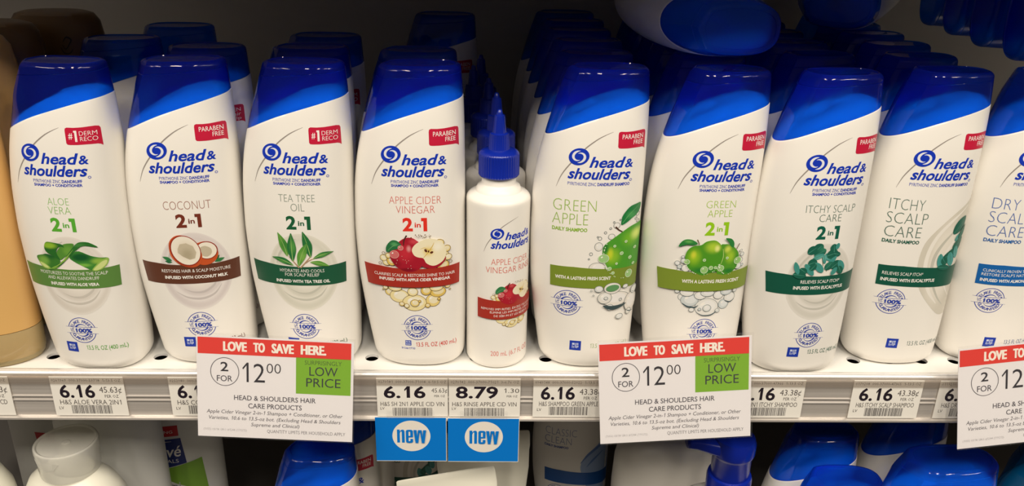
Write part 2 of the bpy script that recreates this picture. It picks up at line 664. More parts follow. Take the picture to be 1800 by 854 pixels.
LAST_TOP = 0.0
def print_part(name, layers, parent, surf=surf_front, base=0.06, step=0.035, gx=1.6, gz=7.0):
    global LAST_TOP
    V, F, M, mats = [], [], [], []
    acc = 0.0
    for i, (m, v, f) in enumerate(layers):
        if m not in mats:
            mats.append(m)
        h = max(p[1] for p in v) - min(p[1] for p in v); w = max(p[0] for p in v) - min(p[0] for p in v)
        fine = gx and (h > 2.6 or w > 60 or len(f) < 40)
        v2, f2 = subdiv_layer(v, f, gx if (fine and w > gx) else 0, gz if (fine and h > gz and gz) else 0)
        b = len(V)
        if i:
            acc += step if not gx else (min(max(step, 0.015), 0.03) if (h > 3.2 and w > 3.2) else min(step, 0.004))
        off = base + acc + (0 if fine else 0.03)
        V += [surf(p[0], p[1], off) for p in v2]
        F += [tuple(b + k for k in q) for q in f2]
        M += [mats.index(m)] * len(f2)
    LAST_TOP = base + acc
    return mesh_obj(name, V, F, mats, parent, smooth=False, fm=M)

# ------------------------------------------------------------------ label artwork
BRAND = ink((14, 52, 182))
SEALB = ink((44, 66, 168))
GREYL = ink((150, 142, 136))
REDB = ink((196, 24, 60))
INKW = ink((244, 240, 234))

def logo_layers(cx=-13.0, cz=153.1, k=1.0):
    r1 = 0.36
    L = [ell(BRAND, cx, cz, 6.5 * k, 5.3 * k, r1)]
    c, s = math.cos(r1), math.sin(r1)
    W = ink((228, 228, 234))
    for q in (0, math.pi):
        pts, w = [], []
        for i in range(11):
            t = i / 10
            a = q + math.radians(62 + 205 * t)
            rad = 0.70 - 0.30 * t
            p, z = 6.5 * k * rad * math.cos(a) , 5.3 * k * rad * math.sin(a)
            pts.append((cx + p * c - z * s, cz + p * s + z * c))
            w.append(k * (0.12 + 1.45 * max(0, math.sin(math.pi * t ** 0.8))))
        L.append(stroke(W, pts, w))
    return L

ARC = [(-26.4, 132.6), (-23.6, 140.0), (-19.6, 146.4), (-13.9, 153.4), (-8.4, 159.3), (-1.9, 164.4), (3.3, 167.3), (7.6, 169.2)]

def brand_parts(root, daily):
    print_part('swoosh', [stroke(GREYL, ARC, [0.15, 0.55, 0.75, 0.8, 0.8, 0.65, 0.4, 0.12])], root)
    print_part('logo', logo_layers(), root, base=0.12)
    L = [txt(BRAND, 'head', -6.5, 16.6, 146.5, 153.5, 0.024, 0.30, ref='h'),
         txt(BRAND, '&', 16.2, 21.4, 146.4, 152.0, 0.02, 0.12, bbox=True),
         txt(BRAND, 'shoulders', -19.6, 20.2, 138.8, 145.9, 0.024, 0.30, ref='h'),
         ringl(BRAND, 20.6, 138.1, 0.7, 0.7, 0.28, n=16)]
    print_part('brand_lettering', L, root)
    if daily:
        L = [txt(BRAND, 'PYRITHIONE ZINC', -19.4, -1.6, 134.6, 136.7, -0.004, res=2),
             txt(BRAND, 'DANDRUFF SHAMPOO', -0.7, 20.0, 134.6, 136.7, 0.03, res=2)]
    else:
        L = [txt(BRAND, 'PYRITHIONE ZINC', -13.6, 3.8, 134.7, 136.7, -0.004, res=2),
             txt(BRAND, 'DANDRUFF', 4.6, 16.4, 134.7, 136.7, 0.03, res=2),
             txt(BRAND, 'SHAMPOO + CONDITIONER', -13.5, 16.3, 132.3, 134.1, 0.03, res=2)]
    print_part('product_lettering', L, root)

BADGE = [(10.9, 167.4), (11.1, 168.7), (12.2, 169.3), (16.0, 169.1), (20.0, 169.2), (24.0, 169.5), (26.6, 169.6), (28.2, 169.2), (28.7, 168.0), (28.8, 163.0), (28.9, 157.0), (28.0, 158.0), (26.9, 158.5), (22.0, 158.7), (17.0, 158.6), (13.0, 158.7), (11.6, 158.9), (11.0, 159.8)]
def badge(root, kind):
    L = [poly(REDB, BADGE)]
    if kind == 'paraben':
        L += [txt(INKW, 'PARABEN', 13.5, 27.1, 164.5, 167.4, 0.002), txt(INKW, 'FREE', 20.9, 27.0, 160.9, 163.7, 0.002)]
    elif kind == 'derm':
        L += [txt(INKW, '#', 12.6, 14.9, 162.4, 166.2, 0.01),
              poly(INKW, [(15.6, 167.3), (17.3, 167.3), (17.3, 160.5), (16.1, 160.5), (16.1, 166.2), (15.6, 166.2)]),
              txt(INKW, 'DERM', 18.6, 27.2, 164.2, 166.8, -0.008), txt(INKW, 'RECO', 18.8, 27.3, 160.8, 163.4, -0.008)]
    elif kind == 'proven':
        L += [txt(INKW, 'PROVEN', 13.5, 27.0, 165.2, 167.5, -0.005), txt(INKW, 'any hair', 15.0, 27.0, 162.2, 164.6, -0.005, ref='h'),
              txt(INKW, 'scalp', 19.0, 27.0, 159.6, 161.6, -0.005, ref='l')]
    print_part('badge', L, root)

def seal(root, cx, cz):
    L = []
    a = 15.5
    L.append(ringl(SEALB, cx, cz, 9.0, 9.2, 0.45, a0=a, a1=180 - a, n=40))
    L.append(ringl(SEALB, cx, cz, 9.0, 9.2, 0.45, a0=180 + a, a1=360 - a, n=40))
    for s in (2.35, -2.35):
        L.append(stroke(SEALB, [(cx - 10.8, cz + s), (cx - 6, cz + s), (cx + 6, cz + s), (cx + 10.6, cz + s)], [0.12, 0.3, 0.3, 0.1], smooth=False))
    def cres(a0, a1, flip):
        pts, w = [], []
        for i in range(9):
            t = i / 8
            an = math.radians(a0 + (a1 - a0) * t)
            pts.append((cx + 4.4 * math.cos(an), cz + 4.4 * math.sin(an)))
            w.append(0.15 + 0.95 * (1 - t))
        return stroke(SEALB, pts, w)
    L.append(cres(150, 40, 0)); L.append(cres(-30, -140, 1))
    L += arc_txt(SEALB, 'FLAKE FREE*', cx, cz, 5.7, 2.2, 90, 13.2, 0.012)
    L += arc_txt(SEALB, 'GUARANTEED', cx, cz, 7.6, 2.1, 270, 13.2, 0.012, True)
    L.append(txt(SEALB, '100%', cx - 4.3, cx + 6.6, cz - 1.5, cz + 1.4, 0.04, ref='1'))
    L += [txt(SEALB, 'UP', cx - 7.7, cx - 5.2, cz + 0.1, cz + 1.4, 0.0, res=2), txt(SEALB, 'TO', cx - 7.7, cx - 5.2, cz - 1.5, cz - 0.2, 0.0, res=2)]
    print_part('seal', L, root, step=0.004)

def code_patch(root, small=False):
    B = ink((26, 58, 172)); W = ink((206, 214, 236))
    if small:
        L = [rect(B, -8.5, -4.5, 19.0, 23.0)]
        for k, (a, b) in enumerate([(-8.1, -6.7), (-6.4, -4.9)]):
            L.append(rect(W, a, b, 21.3, 21.9)); L.append(rect(W, a, b - .3, 22.2, 22.5))
        for a in (-8.0, -7.2, -6.4, -5.6):
            L.append(rect(W, a, a + .5, 19.5, 20.6))
        L.append(txt(BRAND, '91361710', -11.2, -2.0, 16.1, 17.6, 0.0, res=2))
    else:
        L = [rect(B, -12.9, -5.2, 16.0, 23.5)]
        for (a, b, c, d) in [(-11.2, -9.6, 20.2, 21.8), (-9.2, -8.7, 18.0, 21.8), (-8.4, -6.9, 20.4, 21.0), (-8.4, -6.9, 21.3, 21.8), (-11.2, -10.8, 17.8, 19.8), (-10.5, -9.7, 18.6, 19.2), (-10.5, -9.7, 17.8, 18.2), (-8.3, -7.7, 17.8, 19.9), (-7.4, -6.9, 18.4, 19.9)]:
            L.append(rect(W, a, b, c, d))
    print_part('code_patch', L, root, step=0.005)

RIB2 = [(-33.5, 78.1), (-23.5, 78.0), (-14.2, 77.2), (-0.2, 76.6), (14.9, 77.0), (21.8, 77.5), (27.6, 77.8), (27.2, 63.6), (11.2, 63.5), (-0.6, 63.3), (-20.5, 63.5), (-31.7, 63.4)]
RIB1 = [(-28.0, 78.5), (-12.9, 78.8), (-2.0, 78.0), (9.1, 77.5), (20, 77.3), (31.2, 77.3), (31.0, 61.8), (19.3, 62.9), (2.2, 63.4), (-12.2, 63.9), (-27.5, 63.9)]

LIGHTER = {}
def pale(rgb, k=0.55):
    m = ink(rgb)
    LIGHTER[m.name] = ink(tuple(int(c + (242 - c) * k) if c < 242 else c for c in rgb))
    return m

def bubble(x, z, r, fill, line, rz=None, w=0.28):
    rz = rz or r
    L = []
    if fill:
        L.append(ell(fill, x, z, r, rz, n=24))
        if r > 1.5:
            L.append(ell(LIGHTER.get(fill.name, fill), x + r * .08, z + rz * .1, r * .68, rz * .64, n=20))
    L.append(ringl(line, x, z, r, rz, w, n=24))
    L.append(ell(ink((246, 242, 234)), x - r * .35, z + rz * .35, r * .22, rz * .16, 0.6, n=10))
    return L

def swirl(cx, cz, tint, tint2):
    tint = tuple(int(c + (236 - c) * 0.3) for c in tint)
    tint2 = tuple(int(c + (240 - c) * 0.3) for c in tint2)
    g = grad_ink('cream_swirl_%02x%02x%02x' % tint, tint2, [(cx, cz, 22.6, 27.8, tint, 0.10), (cx + .4, cz + 1.5, 20.6, 25.4, tint2, 0.14), (cx + .6, cz + 3.5, 18.6, 22.5, tint, 0.12), (cx + 1, cz + 4, 17.4, 21.0, (238, 232, 222), 0.5)])
    dk = ink(tuple(int(c * 0.93) for c in tint))
    L = [ell(g, cx, cz, 22.3, 27.6, n=56)]
    L.append(stroke(dk, [(cx - 14, cz - 14), (cx - 7, cz - 18.4), (cx + 2, cz - 19.5), (cx + 10, cz - 16.5), (cx + 15, cz - 10)], [0.2, 1.1, 1.6, 1.2, 0.2]))
    L.append(stroke(dk, [(cx - 9, cz - 12), (cx - 3, cz - 14.6), (cx + 4, cz - 14.4), (cx + 10, cz - 10.5), (cx + 12.5, cz - 6)], [0.2, 0.9, 1.5, 1.3, 0.2]))
    L.append(stroke(dk, [(cx - 17, cz + 6), (cx - 14.5, cz + 13), (cx - 9, cz + 20), (cx - 3, cz + 24)], [0.2, 1.3, 1.2, 0.2]))
    return L

def leaf(a, b, w, m, vein, bend=0.0, rnd=False):
    (x0, z0), (x1, z1) = a, b
    dx, dz = x1 - x0, z1 - z0
    L = math.hypot(dx, dz); ux, uz = dx / L, dz / L; nx, nz = -uz, ux
    prof = [(0, 0), (.2, .62), (.45, 1), (.7, .72), (.88, .32), (1, 0)]
    if rnd:
        prof = [(0, 0), (.1, .55), (.35, .98), (.65, 1), (.88, .62), (1, 0)]
    up = [(x0 + dx * t + nx * (w * k + bend * 4 * t * (1 - t)), z0 + dz * t + nz * (w * k + bend * 4 * t * (1 - t))) for t, k in prof]
    dn = [(x0 + dx * t + nx * (-w * k + bend * 4 * t * (1 - t)), z0 + dz * t + nz * (-w * k + bend * 4 * t * (1 - t))) for t, k in prof[-2:0:-1]]
    mid = [(x0 + dx * t + nx * bend * 4 * t * (1 - t), z0 + dz * t + nz * bend * 4 * t * (1 - t)) for t in (0, .3, .6, .95)]
    return [poly(m, up + dn, True, 3), stroke(vein, mid, [.5, .45, .3, .1])]

def art_aloe():
    under = swirl(1.2, 72, (214, 204, 190), (230, 222, 210))
    G1 = grad_ink('aloe_leaf_left', (60, 120, 44), [(-12, 86, 8, 4, (34, 96, 40), .8), (-17, 82, 6, 5, (120, 170, 70), .8)])
    G2 = grad_ink('aloe_leaf_right', (62, 132, 52), [(8, 85.5, 9, 4, (20, 84, 40), .7), (18, 82.5, 6, 3, (140, 180, 70), .8), (9, 80, 7, 1.8, (120, 180, 70), .8)])
    G3 = grad_ink('aloe_leaf_curl', (46, 110, 44), [(-1, 84, 9, 3, (112, 160, 60), .7), (-9, 77.5, 6, 2, (110, 160, 60), .8), (8, 94, 6, 2, (66, 130, 60), .8)])
    G4 = grad_ink('aloe_leaf_roll', (40, 104, 38), [(-11, 93, 7, 3, (140, 184, 52), .7)])
    G5 = grad_ink('aloe_leaf_inner', (84, 140, 52), [(1, 90, 5, 5, (104, 158, 60), .8)])
    CUT = ink((206, 218, 140)); CUTE = ink((150, 186, 84))
    over = [poly(G2, [(1.0, 85.3), (4, 88.6), (7.7, 89.7), (14.1, 86.4), (19, 84.8), (23.1, 84.0), (22.9, 81.0), (20.1, 77.8), (16.3, 75.9), (13.0, 76.6), (8.1, 79.5), (3.2, 82.7)], True, 3),
            poly(CUTE, [(13.6, 76.5), (16.0, 79.6), (19.6, 82.9), (23.1, 84.0), (22.7, 80.4), (19.6, 77.0), (16.3, 75.8)], True, 3),
            poly(CUT, [(14.4, 76.7), (16.6, 79.2), (19.8, 82.0), (22.3, 82.6), (21.9, 80.2), (19.2, 77.5), (16.4, 76.3)], True, 3),
            poly(G1, [(-21.7, 84.3), (-17, 86.1), (-12.9, 86.8), (-5.5, 83.6), (-7, 80), (-10.2, 78.0), (-14.3, 76.1), (-18.2, 77.4), (-20.2, 80)], True, 3),
            poly(CUTE, [(-20.6, 81.3), (-16.4, 80.1), (-13.0, 77.4), (-14.3, 76.2), (-17.6, 76.9), (-19.6, 78.8)], True, 3),
            poly(CUT, [(-19.8, 80.6), (-16.6, 79.6), (-14.0, 77.4), (-16.5, 77.2), (-18.8, 78.7)], True, 3),
            poly(G5, [(-6.8, 87.9), (-4.5, 91.6), (-1.5, 94.2), (2.5, 95), (5.3, 94.6), (3.8, 91.5), (1.7, 88.4), (-2, 85.4), (-5.5, 83.4)], True, 3),
            poly(G4, [(-14.4, 92.4), (-12.4, 95.3), (-8, 95.2), (-4.2, 94.6), (-2.2, 94), (-1.2, 92.2), (-3.4, 92.6), (-5.6, 91.4), (-6.8, 87.9), (-5.2, 83.4), (-8.7, 85.4), (-12.4, 87.2), (-14.3, 89.4)], True, 3),
            poly(G3, [(-14.3, 76.1), (-9, 79.2), (-3.6, 82.9), (0.5, 87.6), (4.2, 92.2), (6.8, 94.8), (9.4, 96.0), (14.3, 95.6), (18.9, 91.9), (12.7, 93.3), (9.6, 93.0), (7.4, 91.4), (4.2, 88.8), (1.1, 85.8), (-3, 81.8), (-6.4, 78.9), (-9, 77.2), (-12, 76.1)], True, 3),
            stroke(ink((150, 190, 80)), [(-13.4, 76.4), (-6, 80.4), (-0.6, 85.4), (4.4, 91.0)], [.2, .5, .5, .1])]
    return under, over

def art_coconut():
    under = swirl(1.0, 71.8, (206, 194, 190), (226, 217, 211))
    SH = grad_ink('coconut_shell', (196, 84, 40), [(-4, 80, 9, 9, (150, 52, 28), .9), (-12, 84, 5, 7, (214, 104, 52), .8)])
    RIM = ink((150, 48, 32)); FL = grad_ink('coconut_flesh', (238, 230, 214), [(-3, 87, 8, 9, (226, 214, 194), .7)])
    HO = grad_ink('coconut_hollow', (196, 184, 160), [(-2.6, 84, 6, 7, (176, 164, 138), .9)])
    GL = ink((60, 130, 76)); GD = ink((28, 92, 56))
    over = leaf((-13.0, 80.2), (-18.8, 82.6), 1.3, GL, GD) + leaf((-13, 79), (-17.5, 79.6), 1.0, GD, GL) + leaf((13.5, 78.0), (19.4, 79.8), 1.3, GL, GD) + leaf((13.2, 79.0), (16.6, 82.3), 1.1, GD, GL)
    over += [poly(SH, [(2.6, 90.5), (6, 92.4), (9.8, 92.6), (13.6, 90.2), (16.0, 85.4), (15.2, 80.6), (11.6, 77.2), (7.0, 76.2), (3, 78), (1, 84)], True, 4),
             ell(RIM, 9.4, 86.4, 6.6, 6.3, -0.3), ell(FL, 9.3, 86.4, 6.1, 5.7, -0.3),
             poly(HO, [(5.6, 88.6), (8.6, 89.6), (12.0, 87.6), (12.2, 84.2), (9.4, 82.0), (6.2, 83.2), (4.8, 86)], True, 3),
             poly(SH, [(-13.6, 89.4), (-12.6, 93.8), (-9.4, 97.0), (-5.2, 97.8), (-.6, 95.8), (3.8, 90.6), (6.2, 84.4), (5.4, 78.4), (1.8, 75.4), (-3.2, 75.2), (-9, 78), (-12.9, 83)], True, 4),
             ell(RIM, -3.6, 86.9, 9.2, 11.0, 0.42), ell(FL, -3.4, 87.0, 8.5, 10.3, 0.42),
             poly(HO, [(-8.2, 88.4), (-6.6, 91.6), (-2.6, 92.2), (1.4, 90.0), (3.0, 85.6), (1.8, 81.4), (-1.6, 80.6), (-5.6, 83.0), (-8.4, 85.6)], False)]
    return under, over

def art_tea():
    under = swirl(1.2, 72.4, (206, 202, 182), (226, 221, 204))
    a = grad_ink('tea_leaf_light', (92, 152, 60), [(-9, 92, 4, 6, (60, 128, 54), .9), (6, 92, 4, 6, (66, 134, 58), .9), (2, 84, 3, 5, (120, 172, 76), .9)])
    b = grad_ink('tea_leaf_dark', (40, 112, 58), [(-4, 91, 3, 7, (84, 150, 70), .9), (14, 85, 6, 2.4, (88, 150, 70), .9), (-12, 80, 6, 2.4, (74, 142, 66), .9)])
    v = ink((150, 188, 104)); st = ink((176, 140, 110))
    over = [stroke(st, [(-1.0, 76), (-4.0, 80), (-7.2, 84)], [.9, .7, .4]), stroke(st, [(0, 76), (3.5, 80), (7.2, 84.5)], [.9, .7, .4]), stroke(st, [(2.6, 79), (6.4, 81.6), (10, 83)], [.6, .5, .3])]
    over += leaf((-8.0, 84.0), (-13.3, 100.4), 2.7, a, v, -.6) + leaf((-4.7, 80.5), (-4.6, 100.4), 3.0, b, v, .2) + leaf((7.0, 83.6), (2.9, 101.6), 2.9, b, v, -.4)
    over += leaf((-1.2, 77.2), (5.6, 94.0), 2.8, a, v, .6) + leaf((8.6, 82.8), (21.2, 86.9), 1.7, b, v, .6) + leaf((-4.6, 77.9), (-18.4, 82.9), 2.0, b, v, -.8) + leaf((6.6, 80.4), (18.2, 76.9), 1.7, a, v, .6)
    return under, over

def art_cider(cx=0.0, cz=0.0):
    GOLD = [pale((232, 208, 132)), pale((224, 192, 100)), pale((238, 222, 166))]
    LINE = ink((112, 84, 44))
    under = []
    R = random.Random(3)
    for (x, z, r, rz) in [(-17.8, 59.1, 2.9, 2.9), (-11.1, 56.4, 6.4, 4.8), (-1.2, 51.7, 8.0, 6.0), (11.0, 53.3, 4.6, 4.6), (14.2, 59.3, 5.2, 3.8), (-2.2, 59.8, 3.4, 3.0), (6.6, 60.6, 3.4, 3.3), (-13.7, 62.6, 4.4, 2.6), (13.3, 62.4, 4.2, 2.4), (-1.0, 51.6, 2.9, 2.6), (-6.4, 49.6, 1.6, 1.6), (-9.6, 50.9, 1.7, 1.6), (7.4, 49.8, 1.6, 1.6), (2.2, 53.0, .9, .9), (-20.1, 62.2, 1.6, 1.4), (20.4, 62.8, 1.6, 1.4), (-21.8, 60.4, .5, .5), (21.8, 60.2, .5, .5), (14.8, 54.2, 1.0, 1.0)]:
        under += bubble(x, z, r, GOLD[R.randrange(3)], LINE, rz)
    for (x, z, r, rz) in [(-18.4, 80.8, 2.6, 2.4), (-20.3, 83.6, 2.4, 2.2), (-15.0, 82.0, 3.2, 3.4), (17.7, 78.6, 3.8, 3.4), (17.5, 84.7, 4.2, 4.0), (20.3, 89.9, 2.2, 2.3), (15.7, 94.3, 3.0, 2.6), (21.0, 83.8, 2.2, 2.2), (-20.0, 87.0, 1.0, 1.0), (-22.6, 79.6, .9, .9), (22.4, 80.2, .9, .9), (-17.0, 85.6, 1.8, 1.9)]:
        under += bubble(x, z, r, GOLD[R.randrange(3)] if r > 1.2 else None, LINE, rz)
    AP = grad_ink('red_apple_skin', (166, 24, 44), [(-6, 88, 9, 9, (196, 44, 58), .9), (-13, 80, 6, 5, (140, 18, 36), .9), (0, 96, 5, 3, (206, 70, 78), .9), (-3.6, 91, 2.2, 3.4, (222, 150, 150), .95), (-5, 76, 9, 2.2, (128, 14, 32), .8)])
    FL = grad_ink('apple_flesh', (240, 230, 196), [(9, 89, 5, 5, (232, 206, 122), .9), (15, 92, 5, 5, (246, 240, 220), .9)])
    LF = grad_ink('apple_leaf_green', (40, 112, 66), [(-13, 94, 3.4, 2.2, (84, 160, 96), .9)])
    SEED = ink((92, 44, 26)); V = ink((212, 176, 80))
    over = [poly(AP, [(-15.9, 86.3), (-15.3, 83.0), (-12.0, 78.2), (-7.2, 75.3), (-2.4, 74.6), (1.9, 76.2), (4.9, 79.9), (6, 88), (4.6, 93.6), (2.0, 96.4), (-1.5, 98.6), (-6.3, 98.2), (-10.6, 95.0), (-14.3, 90.6)], True, 4),
            poly(AP, [(-1.6, 90.0), (-0.8, 84.6), (2.0, 80.6), (6.1, 77.8), (10.8, 76.9), (15.7, 78.2), (19.4, 82.6), (18, 86), (10, 90), (2, 92)], True, 4),
            poly(FL, [(-1.6, 90.2), (-0.4, 86.6), (2.1, 85.0), (5.5, 84.2), (7.3, 80.8), (10.9, 78.8), (14.3, 79.3), (17.9, 81.9), (19.7, 86.2), (19.3, 91.4), (16.0, 95.9), (10.7, 97.8), (5.2, 96.9), (0.4, 93.8)], True, 4),
            stroke(V, [(5.6, 84.6), (8.2, 87.8), (11.2, 92.2), (12.4, 95.0)], [.3, .5, .5, .2]), stroke(V, [(3.6, 90.6), (6.4, 91.6), (9.2, 90.0), (11.8, 90.6)], [.15, .35, .35, .15]),
            ell(SEED, 7.2, 89.6, 0.8, 1.3, 0.5, 14), ell(SEED, 10.8, 88.2, 1.1, .8, 0.4, 14), ell(SEED, 8.9, 89.0, .5, .8, 0, 10),
            poly(LF, [(-17.8, 88.1), (-17.9, 92.2), (-14.7, 96.3), (-11.2, 96.5), (-8.4, 93.8), (-9.4, 91.2), (-13.6, 89.9)], True, 4),
            stroke(ink((126, 176, 116)), [(-17.0, 89.2), (-13.6, 92.6), (-9.4, 94.2)], [.2, .3, .1]),
            stroke(ink((70, 40, 30)), [(-6.8, 93.4), (-6.6, 96), (-6.0, 98.0), (-4.6, 100.3)], [.5, .7, .8, 1.0])]
    LN = ink((226, 170, 160)); RF = ink((206, 110, 110))
    over += bubble(-13.0, 86.8, 2.9, RF, LN, 2.7) + bubble(-8.8, 91.6, 1.7, RF, LN, 1.6)
    for i in range(22):
        a = R.uniform(60, 120)
        over.append(ell(LINE, -2 + R.uniform(-2, 14), 98.4 + R.uniform(0, 2.4), R.uniform(.14, .42), None, 0, 8))
    for i in range(12):
        over.append(ell(LN, R.uniform(-12, 1), R.uniform(77, 86), .25, None, 0, 8))
    return under, over

def green_apple_mats():
    A = grad_ink('green_apple_front', (78, 150, 36), [(-12.5, 88, 6.5, 8, (150, 194, 40), .9), (-.5, 95, 8, 6, (176, 208, 60), .9), (2.2, 94, 2.6, 3.4, (232, 236, 140), .9), (-13, 89.5, 2.6, 4, (206, 212, 60), .9), (-6, 78.5, 12, 3.6, (40, 120, 44), .9), (-17, 82, 3, 5, (50, 128, 44), .9)])
    B = grad_ink('green_apple_rear', (84, 152, 40), [(9.6, 93, 3.6, 4, (206, 220, 90), .9), (12, 88, 5, 7, (160, 198, 52), .9), (12, 77.6, 7, 3, (40, 122, 46), .9), (17, 84, 2, 6, (52, 126, 48), .9)])
    return A, B

def art_green2():
    LINE = ink((112, 124, 128)); F = [pale((222, 224, 220)), pale((208, 214, 214)), pale((232, 230, 224))]
    DK = ink((64, 84, 92))
    under = []
    R = random.Random(5)
    for (x, z, r, rz) in [(-16.8, 58.3, 2.7, 2.7), (-11.8, 56.2, 5.8, 4.6), (0.2, 51.2, 8.0, 6.4), (11.8, 53.0, 3.6, 3.6), (15.7, 57.6, 4.0, 3.6), (-5.0, 60.0, 4.0, 3.0), (7.4, 60.0, 3.4, 3.0), (-14.1, 62.0, 4.4, 2.8), (-0.4, 61.8, 4.6, 2.6), (12.6, 62.2, 4, 2.6), (0.4, 50.6, 2.7, 2.5), (-9.9, 49.4, 1.7, 1.6), (7.8, 48.6, 1.5, 1.5), (-20.4, 62.4, 1.4, 1.2), (18.8, 62.4, 1.4, 1.4), (-4.6, 49.8, 1.0, 1.0)]:
        under += bubble(x, z, r, F[R.randrange(3)], LINE, rz)
    under += [stroke(DK, [(-16.4, 54.2), (-13, 51.8), (-8, 51.4), (-5.8, 53)], [.2, 1.0, .9, .2]), stroke(DK, [(-6.6, 47.6), (-2, 45.2), (4, 45.6), (7.2, 48)], [.2, .6, .7, .2]), stroke(DK, [(12.4, 55.8), (16, 54.2), (19, 55.8)], [.2, .7, .2])]
    for (x, z, r) in [(-20.6, 80.4, 1.5), (-22.2, 82.8, 1.6), (-18.4, 84.8, 1.9), (-16.8, 79.8, 2.6), (-21.0, 77.8, 1.1), (19.6, 84.0, 2.0), (20.6, 88.2, 1.4), (18.6, 80.2, 2.2), (19.4, 91.0, .9), (-19.2, 87.6, 1.0), (21.6, 80.4, .9)]:
        under += bubble(x, z, r, F[R.randrange(3)], LINE)
    A, B = green_apple_mats()
    LF = grad_ink('lime_leaf', (44, 128, 60), [(-17, 98.6, 4, 1.6, (96, 170, 84), .9)])
    ST = ink((104, 78, 52))
    over = [stroke(ST, [(15.6, 92.6), (16.6, 94.6), (17.4, 96.4)], [.5, .5, .7]),
            poly(B, [(3.5, 77.7), (6, 75.6), (8.8, 75.0), (12, 75.6), (14.9, 77.2), (17.2, 80), (18.2, 83.4), (17.6, 89.3), (14.3, 93.8), (10.6, 96.2), (7, 96.8), (4, 95)], True, 4),
            poly(A, [(-17.9, 87.0), (-16.6, 81.9), (-14.6, 79.4), (-11.9, 77.6), (-6.8, 75.2), (-3.6, 75.6), (-1.3, 76.8), (1.2, 76.8), (3.4, 78.2), (5.3, 82.8), (6.5, 89.6), (4.7, 95.6), (2.2, 98.6), (-0.9, 99.8), (-5.6, 98.9), (-8, 96.9), (-10.0, 96.2), (-13, 95.8), (-15.9, 93.9), (-17.6, 90.6)], True, 4),
            stroke(ST, [(-10.0, 96.4), (-10.6, 98.2), (-11.6, 100.2)], [.5, .6, .8]),
            stroke(ink((206, 226, 140)), [(5.6, 82.0), (6.9, 88.0), (6.0, 93.6)], [.15, .35, .15])]
    over += [poly(LF, [(-22.6, 94.6), (-21.2, 98), (-18.6, 100.0), (-14.6, 99.9), (-11.1, 97.5), (-13.8, 96.4), (-17.2, 96.5), (-20, 95.6)], True, 4),
             poly(LF, [(7.0, 100.9), (10.5, 100.6), (12.6, 98.8), (13.5, 96.4), (13.1, 94.1), (10.8, 95.6), (9.4, 98.2)], True, 4)]
    BF = ink((150, 196, 120)); BL = ink((222, 236, 206))
    for (x, z, r) in [(-4.9, 78.9, 2.4), (6.1, 79.8, 2.1), (-.6, 80.3, 1.3), (17.4, 84.4, 2.5), (-16.6, 84.4, 1.7), (2.4, 80.5, .9), (-5.6, 86, .9), (9.6, 87, .8)]:
        over += bubble(x, z, r, BF, BL)
    for i in range(26):
        a = R.uniform(3.4, 6.0)
        over.append(ell(BL, -6 + 11.5 * math.cos(a), 86 + 10.4 * math.sin(a), R.uniform(.2, .42), None, 0, 8))
        over.append(ell(BL, 11 + 7 * math.cos(a), 85 + 9.6 * math.sin(a), R.uniform(.2, .4), None, 0, 8))
    return under, over

